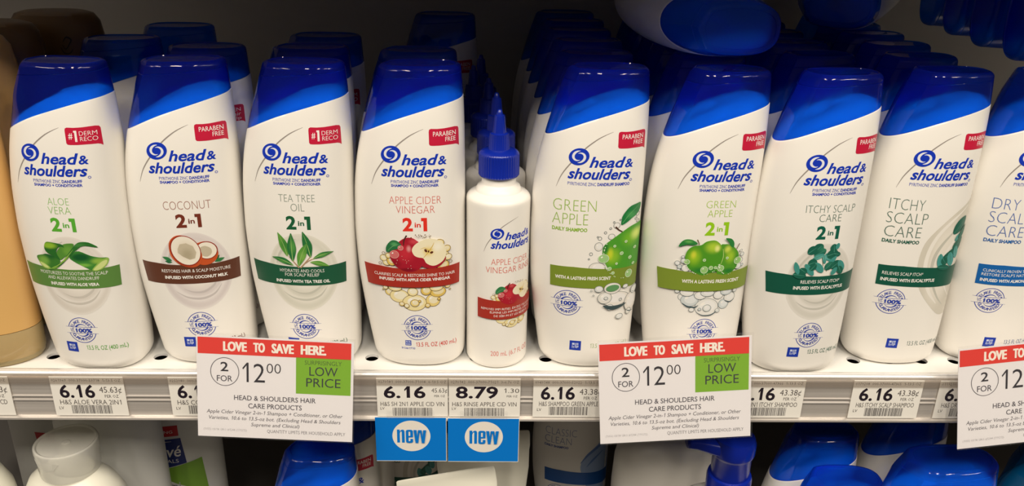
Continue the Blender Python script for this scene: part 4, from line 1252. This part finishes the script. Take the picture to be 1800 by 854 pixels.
# ------------------------------------------------------------------ other products
def rinse_bottle(label, loc, yaw):
    R = 21.2
    r = thing('rinse_bottle', label, 'rinse bottle', loc, (0, 0, yaw), 'hair rinse bottles in one column')
    prof = [(R - 5.0, 0)] + [(R - 5 + 5 * math.sin(a), 5 - 5 * math.cos(a)) for a in np.linspace(0.15, math.pi / 2, 6)] + [(R, 30), (R, 60), (R, 90), (R, 117.6)]
    prof += [(R - 4.5 + 4.5 * math.cos(a), 119 + 4.5 * math.sin(a)) for a in np.linspace(0.1, 1.2, 6)] + [(R - 6, 124.6), (14.0, 127.6), (11.6, 129), (11.2, 130), (11.2, 138), (4, 138)]
    lathe('body', prof, WHITE, r, 72)
    lathe('collar', [(11.0, 134.6), (12.9, 134.8), (13.3, 135.6), (13.3, 136.2), (13.3, 148.2), (13.0, 149.6), (12.0, 150.8), (9.5, 152.0), (7.4, 152.3), (3, 152.3)], BLUEDEEP, r, 180, ribs=45, ribd=0.55, ribz=(136, 148.5))
    lathe('nozzle', [(7.0, 152.0), (6.8, 153), (6.2, 161.6), (6.0, 162.4), (4.4, 163.0), (4.2, 164), (3.3, 173.2), (3.0, 174.2), (2.2, 174.6), (2.0, 175.2), (1.5, 177.4), (0.8, 178)], BLUEDEEP, r, 120, ribs=30, ribd=0.35, ribz=(153, 161.6))
    return r

def rinse_print(r):
    S = cyl_front(21.2)
    u0 = 10.5
    k = 0.76
    def shift(L, dx=-u0, sx=1.0):
        return [(m, [(p[0] * sx + dx, p[1]) for p in v], f) for m, v, f in L]
    print_part('swoosh', shift([stroke(GREYL, [(-9.6, 88.2), (-7.6, 93.2), (-4.4, 98.2), (0, 103.4), (3.4, 106.7), (8.6, 109.8), (13.9, 112.0)], [.12, .4, .5, .5, .5, .35, .1])]), r, S)
    L = logo_layers(-0.6, 101.3, 0.70)
    print_part('logo', shift(L), r, S, base=.12)
    print_part('brand_lettering', shift([txt(BRAND, 'head', 4.5, 21.6, 96.9, 102.2, .024, .3, ref='h'), txt(BRAND, '&', 21.2, 25.2, 96.8, 101.2, .02, .12, bbox=True), txt(BRAND, 'shoulders', -4.9, 25.6, 90.9, 96.4, .024, .3, ref='h'), ringl(BRAND, 26.2, 90.4, .5, .5, .22, n=12)]), r, S)
    T = ink((220, 116, 104))
    print_part('variety_lettering', shift([txt(T, 'APPLE CIDER', -4.4, 24.0, 79.4, 83.6, -.012), txt(T, 'VINEGAR RINSE', -8.0, 27.8, 73.6, 77.8, -.012)]), r, S)
    under, over = art_cider()
    def fit(L):
        return [(m, [((p[0]) * .68 + 11.2 - u0, (p[1] - 70) * .62 + 47.6) for p in v], f) for m, v, f in L]
    # the fruit inks are placed on the label frame of the large bottle, so this small label has its own
    swap = {'red_apple_skin': grad_ink('rinse_apple_skin', (170, 28, 46), [(-3, 58, 5, 5, (200, 50, 62), .9), (-1, 64, 3, 2, (206, 80, 84), .9)]),
            'apple_flesh': grad_ink('rinse_apple_flesh', (240, 230, 200), [(6.6, 59.4, 3, 3, (232, 208, 130), .9)]),
            'apple_leaf_green': ink((52, 124, 74))}
    def remap(L):
        return [(swap.get(m.name, m), v, f) for m, v, f in L]
    print_part('picture', remap(fit(under)), r, S, base=.05, step=.004)
    W = INKW
    print_part('ribbon', shift([poly(ink((168, 50, 38)), [(-13.5, 54.7), (-3.3, 53.9), (9.6, 53.0), (20, 53.2), (32, 54.2), (34.5, 54.7), (34, 40), (22, 39.6), (9.8, 39.6), (-3, 39.8), (-13.4, 40.2)]),
               txt(W, 'REMOVES IMPURITIES, EXCESS OILS & RESIDUE', -10.7, 32.0, 46.6, 48.2, .0, res=1), txt(W, "ÉLIMINE LES IMPURETÉS, L'EXCÈS", -4.7, 26.4, 44.2, 45.7, .0, res=1), txt(W, 'DE SÉBUM ET LES RÉSIDUS', -2.1, 23.6, 41.6, 43.1, .0, res=1)]), r, S, base=max(.2, LAST_TOP + .04), step=.02)
    print_part('picture', remap(fit(over)), r, S, base=LAST_TOP + .04, step=.006)
    print_part('volume_lettering', shift([txt(T, '200 mL (6.7 FL OZ)', -4.1, 27.0, 11.2, 14.8, -.002)]), r, S)

def oval_bottle(name, label, cat, loc, yaw, prof, m, depth=0.62, parts=()):
    r = thing(name, label, cat, loc, (0, 0, yaw))
    lathe('body', prof, m, r, 72, 1.0, depth)
    return r

# ------------------------------------------------------------------ build
setting()
shelf()

FR = [('aloe', -273.6, -5.6, -0.090, 0.004), ('coconut', -202.9, 3.4, 0.106, -0.004), ('tea', -128.9, 1.7, -0.075, -0.002), ('cider', -55.2, 0.9, -0.021, -0.009)]
LAB = {'aloe': 'white shampoo bottle printed with sliced aloe leaves and a green band',
       'coconut': 'white shampoo bottle printed with coconut halves and a brown band',
       'tea': 'white shampoo bottle printed with a leafy tea tree sprig on a dark green band',
       'cider': 'white shampoo bottle printed with a red apple and cut half on a red band',
       'green1': 'white daily shampoo bottle printed with one large green apple at its right edge',
       'green2': 'white two in one shampoo bottle printed with two green apples over bubbles',
       'itchy2': 'white two in one shampoo bottle with eucalyptus sprigs in the middle of a green band',
       'itchy1': 'white daily shampoo bottle reading itchy scalp care in large thin green capitals',
       'dry1': 'white daily shampoo bottle with a blue band, cut by the right picture edge'}
B = {}
for k, x, y, yaw, lean in FR:
    B[k] = front2(k, LAB[k], (x, y, 0.02), yaw, lean)
B['green1'] = front1('green1', LAB['green1'], (60.4, 0.4, 0.02), -0.010, 0.001)
B['green2'] = front2('green2', LAB['green2'], (135.0, -1.4, 0.02), 0.068, 0.009)
B['itchy2'] = front2('itchy2', LAB['itchy2'], (205.6, -6.2, 0.02), 0.097, 0.001)
B['itchy1'] = front1('itchy1', LAB['itchy1'], (281.5, 6.4, 0.02), 0.022, 0.001)
B['dry1'] = front1('dry1', LAB['dry1'], (351.5, 9.0, 0.02), 0.03, 0.0)

# bottles standing behind the front row, column by column
ORD = ['second', 'third', 'fourth', 'fifth', 'sixth', 'seventh']
WHAT = {'aloe': 'aloe', 'coconut': 'coconut', 'tea': 'tea tree', 'cider': 'apple cider', 'green1': 'large green apple', 'green2': 'two green apples', 'itchy2': 'eucalyptus two in one', 'itchy1': 'itchy scalp daily', 'dry1': 'dry scalp daily'}
REAR = {
 'aloe': [(-270, 76, 0.12), (-250, 136, 0.05)],
 'coconut': [(-203.5, 50, 0.02)],
 'tea': [(-134.5, 53, 0.0), (-133, 101, 0.02)],
 'cider': [(-61.5, 48.5, -0.02), (-52, 222, -0.05)],
 'green1': [(58, 49, 0.0), (58, 99, 0.02), (55.5, 148, 0.0), (56, 197, 0.02), (53, 246, 0.0)],
 'green2': [(134.5, 49, 0.03), (132, 98, 0.0), (133, 147, 0.02), (131, 196, 0.0), (132, 245, 0.02)],
 'itchy2': [(213, 57, 0.05), (212, 106, 0.0), (210, 155, 0.03), (211, 204, 0.0), (209, 253, 0.02)],
 'itchy1': [(284, 57, 0.0), (289, 106, 0.03), (291, 155, 0.0), (293, 204, 0.02), (294, 253, 0.0)],
}
for k, spots in REAR.items():
    for i, (x, y, yaw) in enumerate(spots):
        if k == 'cider' and i == 1:
            lb = 'white shampoo bottle standing alone far back behind the apple cider bottles'
        else:
            lb = 'white shampoo bottle with dark blue cap, %s back in the %s column' % (ORD[i], WHAT[k])
        sk = ('badge',) if k == 'coconut' else (('swoosh', 'logo', 'brand_lettering', 'product_lettering', 'badge', 'variety_lettering', 'two_in_one_lettering') if k == 'aloe' else ())
        c = copy_thing(B[k], (x, y, 0.02), (0, 0, yaw), lb, 'shampoo bottles behind the front row', sk)
        if k == 'coconut':
            badge(c, 'proven')

# rinse bottles
rb = rinse_bottle('slim round white rinse bottle with blue nozzle between red and green apple bottles', (-2.4, -2.0, 0.02), 0.49)
for i, (x, y) in enumerate([(-4.0, 45), (-9.5, 92), (-21.5, 139), (-16, 184)]):
    copy_thing(rb, (x, y, 0.02), (0, 0, 0.2 * i), 'slim white rinse bottle with blue nozzle, %s back in its column' % ORD[i], 'hair rinse bottles in one column')
rinse_print(rb)

# bottles lying on top of the standing ones
def lying(src, axis, xdir, end, label):
    """axis: where the cap points; end: where the middle of the cap top sits"""
    z = Vector(axis).normalized(); x = Vector(xdir); x = (x - z * x.dot(z)).normalized(); y = z.cross(x)
    c = copy_thing(src, (0, 0, 0), (0, 0, 0), label, 'bottles laid on top of the others')
    m = Matrix((x, y, z)).transposed().to_4x4()
    m.translation = (Vector(end) - (z * 206 + x * 4.5)) * MM
    c.matrix_world = m
    return c
lying(B['green1'], (0.06, -1.0, 0.03), (1, 0.06, -0.02), (140.5, -16, 232), 'white bottle lying on its back over the caps, blue cap end facing out')

for i, (y, xo) in enumerate([(26, 333), (78, 338), (130, 344), (180, 349)]):
    lying(B['dry1'], (-1, 0, 0), (0, 0, -1), (xo, y, 234.6), ['nearest bottle lying on edge over the dry scalp column', 'second bottle lying on edge over the dry scalp column', 'third bottle lying on edge over the dry scalp column', 'farthest bottle lying on edge over the dry scalp column'][i])
for i, (x, y) in enumerate([(460, 58), (462, 107), (480, 156), (502, 205)]):
    copy_thing(B['dry1'], (x, y, 0.02), (0, 0, 0), 'standing bottle beyond the picture edge, %s under the bottles lying on edge' % ['first', 'second', 'third', 'fourth'][i], 'standing bottles beyond the right edge')
lying(B['itchy2'], (-0.5, -0.86, 0.0), (0.86, -0.5, 0.0), (247, 108, 231.5), 'bottle lying across the rear caps of the eucalyptus two in one column')

# tan bottles at the left end
def tan_bottle(label, loc, dark=False, yaw=0.0):
    r = thing('conditioner_bottle', label, 'conditioner bottle', loc, (0, 0, yaw), 'tan bottles at the left end')
    w = 38.0
    prof = [(w - 6, 0), (w - 2.4, 1.0), (w - .8, 3.5), (w, 8), (w, 24)]
    lathe('cap', prof + [(w - .4, 24.6), (w - 2, 24.8)], GOLDCAP, r, 72, 1, .62)
    lathe('body', [(w - 2.4, 4), (w - 1.6, 24.4), (w, 25.2), (w + .6, 60), (w + .6, 110), (w - .4, 160), (w - 2, 190), (w - 4, 203), (w - 8, 208.6), (w - 14, 210.4), (8, 211)], DARKGOLD if dark else TAN, r, 72, 1, .62)
    return r
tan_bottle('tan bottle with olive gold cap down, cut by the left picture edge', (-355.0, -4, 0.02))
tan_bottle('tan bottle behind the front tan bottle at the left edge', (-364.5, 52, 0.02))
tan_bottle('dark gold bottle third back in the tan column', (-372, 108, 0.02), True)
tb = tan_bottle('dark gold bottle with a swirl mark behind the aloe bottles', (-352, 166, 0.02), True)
S = lambda x, z, off: (38.6 * math.sin(x / 38.6 / 1.0) * 1.0, -(0.62 * 38.6 * math.cos(x / 38.6) + 0.6 + off), z)
print_part('swirl_mark', [stroke(ink((40, 26, 16)), [(14, 190), (17, 193.6), (20.4, 191.6), (18.4, 188), (15.4, 184.6), (13.4, 188)], [.4, 1.0, 1.0, .8, .6, .3]), stroke(ink((40, 26, 16)), [(12, 186), (14, 181.6), (18, 181.4), (20.8, 184.6)], [.3, .8, .8, .3])], tb, S)

# ------------------------------------------------------------------ tags and signs
ticket(-375.0, -326.4, ('0246602  000-80878-17000  1-12 OZ', '5.75', '45.83¢', 'PER OZ', 'GOLD CONDITIONER CD'), 'white price tag at the left end of the rail, cut by the picture edge', 1)
ticket(-299.4, -251.0, ('0261969  000-37000-53718  1-13.5 OZ', '6.16', '45.63¢', 'PER OZ', 'H&S ALOE VERA 2IN1'), 'white price tag under the aloe bottle reading aloe vera', 2)
ticket(-221.5, -173.0, ('0252980  000-37000-53719  1-13.5 OZ', '6.16', '45.63¢', 'PER OZ', 'H&S COCONUT 2IN1'), 'white price tag half hidden behind the sale sign under the coconut bottle', 3)
ticket(-83.2, -35.3, ('0270181  000-37000-71008  6-13.5 OZ', '6.16', '45.63¢', 'PER OZ', 'H&S SH 2N1 APPLE CID VIN'), 'white price tag reading 6.16 above the left blue new tag', 4, True)
ticket(-34.6, 13.9, ('0270182  000-37000-71021  3-6.76 OZ', '8.79', '1.30', 'PER OZ', 'H&S RINSE APPLE CID VIN'), 'white price tag reading 8.79 under the rinse bottle', 5, True)
ticket(22.6, 71.0, ('0949148  000-37000-52022  1-13.5 OZ', '6.16', '43.38¢', 'PER OZ', 'H&S SHAMPOO GREEN APPLE'), 'white price tag reading shampoo green apple beside the middle sale sign', 6)
ticket(160.0, 208.4, ('0179211  000-37000-47366  1-13.5 OZ', '6.16', '43.38¢', 'PER OZ', 'H&S 2IN1 ITCHY SHAMPOO'), 'white price tag reading 2in1 itchy shampoo', 7)
ticket(241.6, 290.0, ('0179208  000-37000-47365  1-13.5 OZ', '6.16', '43.38¢', 'PER OZ', 'H&S ITCHY SCALP SHAMPOO'), 'white price tag reading itchy scalp shampoo', 8)
ticket(301.4, 349.8, ('0119210  000-37000-47364  1-13.5 OZ', '6.16', '43.38¢', 'PER OZ', 'H&S DRY SCALP SHAMPOO'), 'white price tag mostly covered by the right hand sale sign', 9)
talker(-84.9, -36.2, -27.8, -63.9, 'blue new tag hanging under the 6.16 apple cider price tag', 0.004)
talker(-35.2, 13.9, -28.4, -64.4, 'blue new tag hanging under the 8.79 rinse price tag', 0.004)
sign((-146.2, -42.5, 34.6), (-149.2, -55.0, -34.2), 101.6, 0.012, 'white sale sign under the coconut and tea tree bottles', '(1055) 03/18 GRO #1244 (119212)')
sign((114.2, -42.5, 35.9), (118.6, -55.0, -34.2), 101.6, -0.004, 'white sale sign under the green apple bottles', '(1056) 03/18 GRO #1244 (119212)')
sign((354.5, -42.5, 35.9), (363.0, -55.0, -34.6), 101.6, -0.004, 'white sale sign at the right end, cut by the picture edge', '(1055) 03/18 GRO #1244 (119212)')

# ------------------------------------------------------------------ lower shelf
ZB = -284.98
def flip_bottle(label, loc, yaw, k=1.0):
    r = thing('lotion_bottle', label, 'lotion bottle', loc, (0, 0, yaw), 'white flip cap bottles on the lower shelf')
    prof = [(38 * k, 0), (42 * k, 3), (44 * k, 10), (45 * k, 60), (45 * k, 130), (44 * k, 154), (41.5 * k, 166), (36 * k, 176), (28 * k, 183), (21.5 * k, 187), (19 * k, 188.4), (19 * k, 190)]
    lathe('body', prof, CREAM, r, 72, 1, .66)
    cap = lathe('cap', [(20.6, 187.6), (20.8, 188.4), (21.4, 200), (22.2, 209.6), (21.8, 210.8), (20.6, 211.4), (19.8, 211.0), (19.4, 210.2), (12, 209.8), (1, 209.8)], FROST, r, 72, bot=False)
    ringp = []
    lathe('cap_spout', [(3.2, 204), (3.2, 209.9), (2.2, 210.4), (1.2, 210.3)], FROST, cap, 24)
    mesh_obj('thumb_recess', [(x, -21.75 - .9 * (1 - (x / 11) ** 2) * 0 + 0.0022 * x * x * 9, z) for x, z in [(-11, 206), (-7, 200.5), (0, 198.6), (7, 200.5), (11, 206), (7, 206.6), (0, 206.8), (-7, 206.6)]], [tuple(range(8))], FROST, cap)
    return r
flip_bottle('white bottle with frosted flip cap under the aloe price tag', (-317.5, -3, ZB), -0.35)
r = thing('lotion_bottle', 'white rounded bottle shoulder at the lower left picture corner', 'lotion bottle', (-415, -2, ZB), (0, 0, 0))
lathe('body', [(44, 0), (49, 4), (51, 20), (51, 150), (49, 168), (43, 180), (33, 187), (22, 191), (17, 192)], CREAM, r, 72, 1, .62)
lathe('cap', [(15, 191), (15, 200), (13, 201)], FROST, r, 48)
r = thing('bath_bottle', 'plain pearl white bottle behind the frosted flip cap', 'bath bottle', (-315, 56, ZB))
lathe('body', [(36, 0), (40, 4), (42, 16), (42, 190), (41, 206), (36, 218), (28, 224), (16, 226)], GREYW, r, 72, 1, .55)
lathe('cap', [(15, 225), (15, 243), (14, 244)], GREYW, r, 48)
def label_bottle(label, loc, art, yaw=0.0):
    r = thing('bath_bottle', label, 'bath bottle', loc, (0, 0, yaw))
    lathe('body', [(36, 0), (40, 4), (42, 16), (42, 176), (41, 196), (37, 208), (30, 214), (16, 216)], GREYW, r, 96, 1, .55)
    lathe('cap', [(15, 215), (15, 236), (14, 237)], GREYW, r, 48)
    S = lambda x, z, off: ((42 + off) * math.sin(x / 42), -(.55 * 42 + off) * math.cos(x / 42), z)
    print_part('front_label', art, r, S, base=.15, step=.04)
    return r
RD = ink((196, 30, 38)); NV = ink((26, 44, 120)); LG = ink((128, 176, 56)); BR = ink((64, 44, 34)); GT = ink((170, 172, 176))
label_bottle('grey white bottle with a red and navy label below the left rail end', (-381, 104, ZB),
             [poly(RD, [(-10, 159), (24, 157.5), (23, 148), (-9, 148.5)]), txt(INKW, '24 HR.', -6, 12, 150.6, 155.0, .01), rect(NV, -7, 22, 122, 146.5), txt(INKW, 'Dove'[:1], -4.6, 1.4, 136.6, 144.0, .0)])
label_bottle('grey white bottle with red, navy and green label below the rail', (-286, 104, ZB),
             [rect(RD, -30, 12.5, 154.5, 165), txt(INKW, 'MOISTURIZING', -26, 8, 157.6, 160.4, 0, res=2), poly(NV, [(-29, 151), (13.6, 152), (16.0, 126), (-6, 121.6), (-28, 117)]),
              txt(INKW, 'Suavé', -18, 12.5, 133.4, 145.0, .012, .2, ref='S'), stroke(INKW, [(-16, 146.4), (-6, 148.8), (6, 149.4)], [.2, .9, .2]), txt(INKW, 'ESSENTIALS', -21, 9.6, 127.4, 131.0, -.004),
              poly(LG, [(-5, 121.2), (30, 128.4), (33, 92), (22, 97), (6, 105), (-5, 112)]), stroke(BR, [(-24, 113), (-8, 108), (10, 100), (24, 93), (33, 85)], [.8, 1.2, 1.6, 2.2, 2.6]),
              txt(GT, 'Tropical', -22, 8, 99, 107, 0, ref='T'), txt(GT, 'coconut', -22, 18, 88, 96, 0, ref='t')], 0.10)

def low_copy(src, x, y, yaw, label):
    return copy_thing(B[src], (x, y, ZB), (0, 0, yaw), label, 'blue capped bottles on the lower shelf')
low_copy('green2', -137, -4, 0.0, 'blue capped bottle below the left sale sign, nearest of its column')
low_copy('green2', -129, 50, 0.03, 'blue capped bottle below the left sale sign, second of its column')
low_copy('green2', -124, 104, 0.0, 'blue capped bottle below the left sale sign, third of its column')
low_copy('itchy1', -84, 150, 0.06, 'white bottle far back behind the left blue new tag on the lower shelf')
cc = front1('classic', 'classic clean shampoo bottle on the lower shelf right of the blue new tags', (78, 158, ZB), -0.12, 0.0)
cc['group'] = 'blue capped bottles on the lower shelf'
low_copy('itchy2', 252, 22, 0.03, 'blue capped bottle just right of the pump bottle on the lower shelf')
low_copy('itchy2', 246, -36, -0.03, 'blue capped bottle standing foremost between pump bottle and right sale sign')
low_copy('itchy2', 340, 54, 0.0, 'blue capped bottle in the second row below the itchy scalp price tag')
wide = low_copy('dry1', 333, -14, 0.04, 'wide blue capped bottle in front, below the right hand sale sign')
wide.scale = (1.32, 1.2, 1.0)
tc_ = low_copy('dry1', 424, -2, 0.0, 'teal capped bottle at the lower right picture corner')
for ch in tc_.children:
    if ch.name.startswith('cap'):
        ch.data = ch.data.copy(); ch.data.materials.clear(); ch.data.materials.append(TEALCAP)

def tube(label, loc, rot, w_top, H):
    r = thing('cream_tube', label, 'cream tube', loc, rot, 'white tubes on the lower shelf')
    rings = []
    n = 64
    for (z, a, b) in [(28, 21, 16), (36, 22, 17), (60, 24, 17), (100, 28, 14.5), (140, 32.5, 10), (170, 36, 5.5), (186, w_top * .985, 2.4), (190, w_top, 1.0), (H - 4, w_top, 0.9), (H - 1, w_top * .99, .9), (H, w_top * .965, .7)]:
        rings.append([(a * math.copysign(abs(math.cos(t)) ** (1 if z < 180 else .35), math.cos(t)), b * math.sin(t), z) for t in [2 * math.pi * i / n for i in range(n)]])
    v, f = rings_mesh(rings)
    sharp(mesh_obj('body', v, f, CREAM, r), 40)
    lathe('cap', [(20, 0), (21.4, 1.4), (21.4, 26), (20, 28), (15, 28.4)], WHITE, r, 64, 1, .8)
    return r
tube('white crimped tube standing behind the blue new tags on the lower shelf', (-6, 20, ZB), (0, -0.03, 0.02), 37, 204)
tube('white crimped tube in front, leaning, below the blue new tags', (-6, -26, ZB), (0, -0.16, 0.05), 36, 204)

def pump_bottle(label, loc, yaw, k=1.0, spout=True):
    r = thing('pump_bottle', label, 'pump bottle', loc, (0, 0, yaw), 'white pump bottles on the lower shelf')
    prof = [(39 * k, 0), (43 * k, 3), (45 * k, 12), (45.5 * k, 110), (44.5 * k, 136), (42 * k, 150), (37 * k, 159), (28 * k, 164.4), (19 * k, 166.8), (15, 167.4), (14, 168), (14, 172)]
    lathe('body', prof, WHITE, r, 80, 1, .64)
    lathe('collar', [(15.4, 166.8), (16.8, 167.6), (16.9, 183), (16.2, 185.4), (14, 186.2), (6, 186.4)], BLUEDEEP, r, 64)
    hd = lathe('pump_head', [(14.2, 185.6), (14.4, 186.6), (14.6, 203), (15.8, 205), (16.4, 207), (16.4, 215), (15, 219), (10, 220.6), (2, 221)], BLUEDEEP, r, 64)
    # spout: a tapering bar that droops at its mouth
    rings = []
    for (x, zc_, w, h) in [(-8, 211, 11.5, 6.6), (-14, 212, 10.4, 6.0), (-21, 213.2, 8.8, 5.0), (-28, 214.2, 7.2, 4.2), (-33, 214.2, 6.2, 3.8), (-35, 214, 5.4, 3.2)]:
        rings.append([(x + (0.25 * (b_)), a_, zc_ + b_) for a_, b_ in [(w * math.copysign(abs(math.cos(t)) ** .6, math.cos(t)), h * math.copysign(abs(math.sin(t)) ** .6, math.sin(t))) for t in [2 * math.pi * i / 24 for i in range(24)]]])
    v, f = rings_mesh(rings)
    o = mesh_obj('spout', v, f, BLUEDEEP, hd)
    bm = bmesh.new(); bm.from_mesh(o.data); bmesh.ops.recalc_face_normals(bm, faces=bm.faces[:]); bm.to_mesh(o.data); bm.free()
    return r
pump_bottle('white pump bottle with blue pump below the middle sale sign', (176, -6, ZB), 0.0)
pump_bottle('large white pump bottle behind the blue pump below the middle sale sign', (158, 84, ZB), 0.05, 1.22)
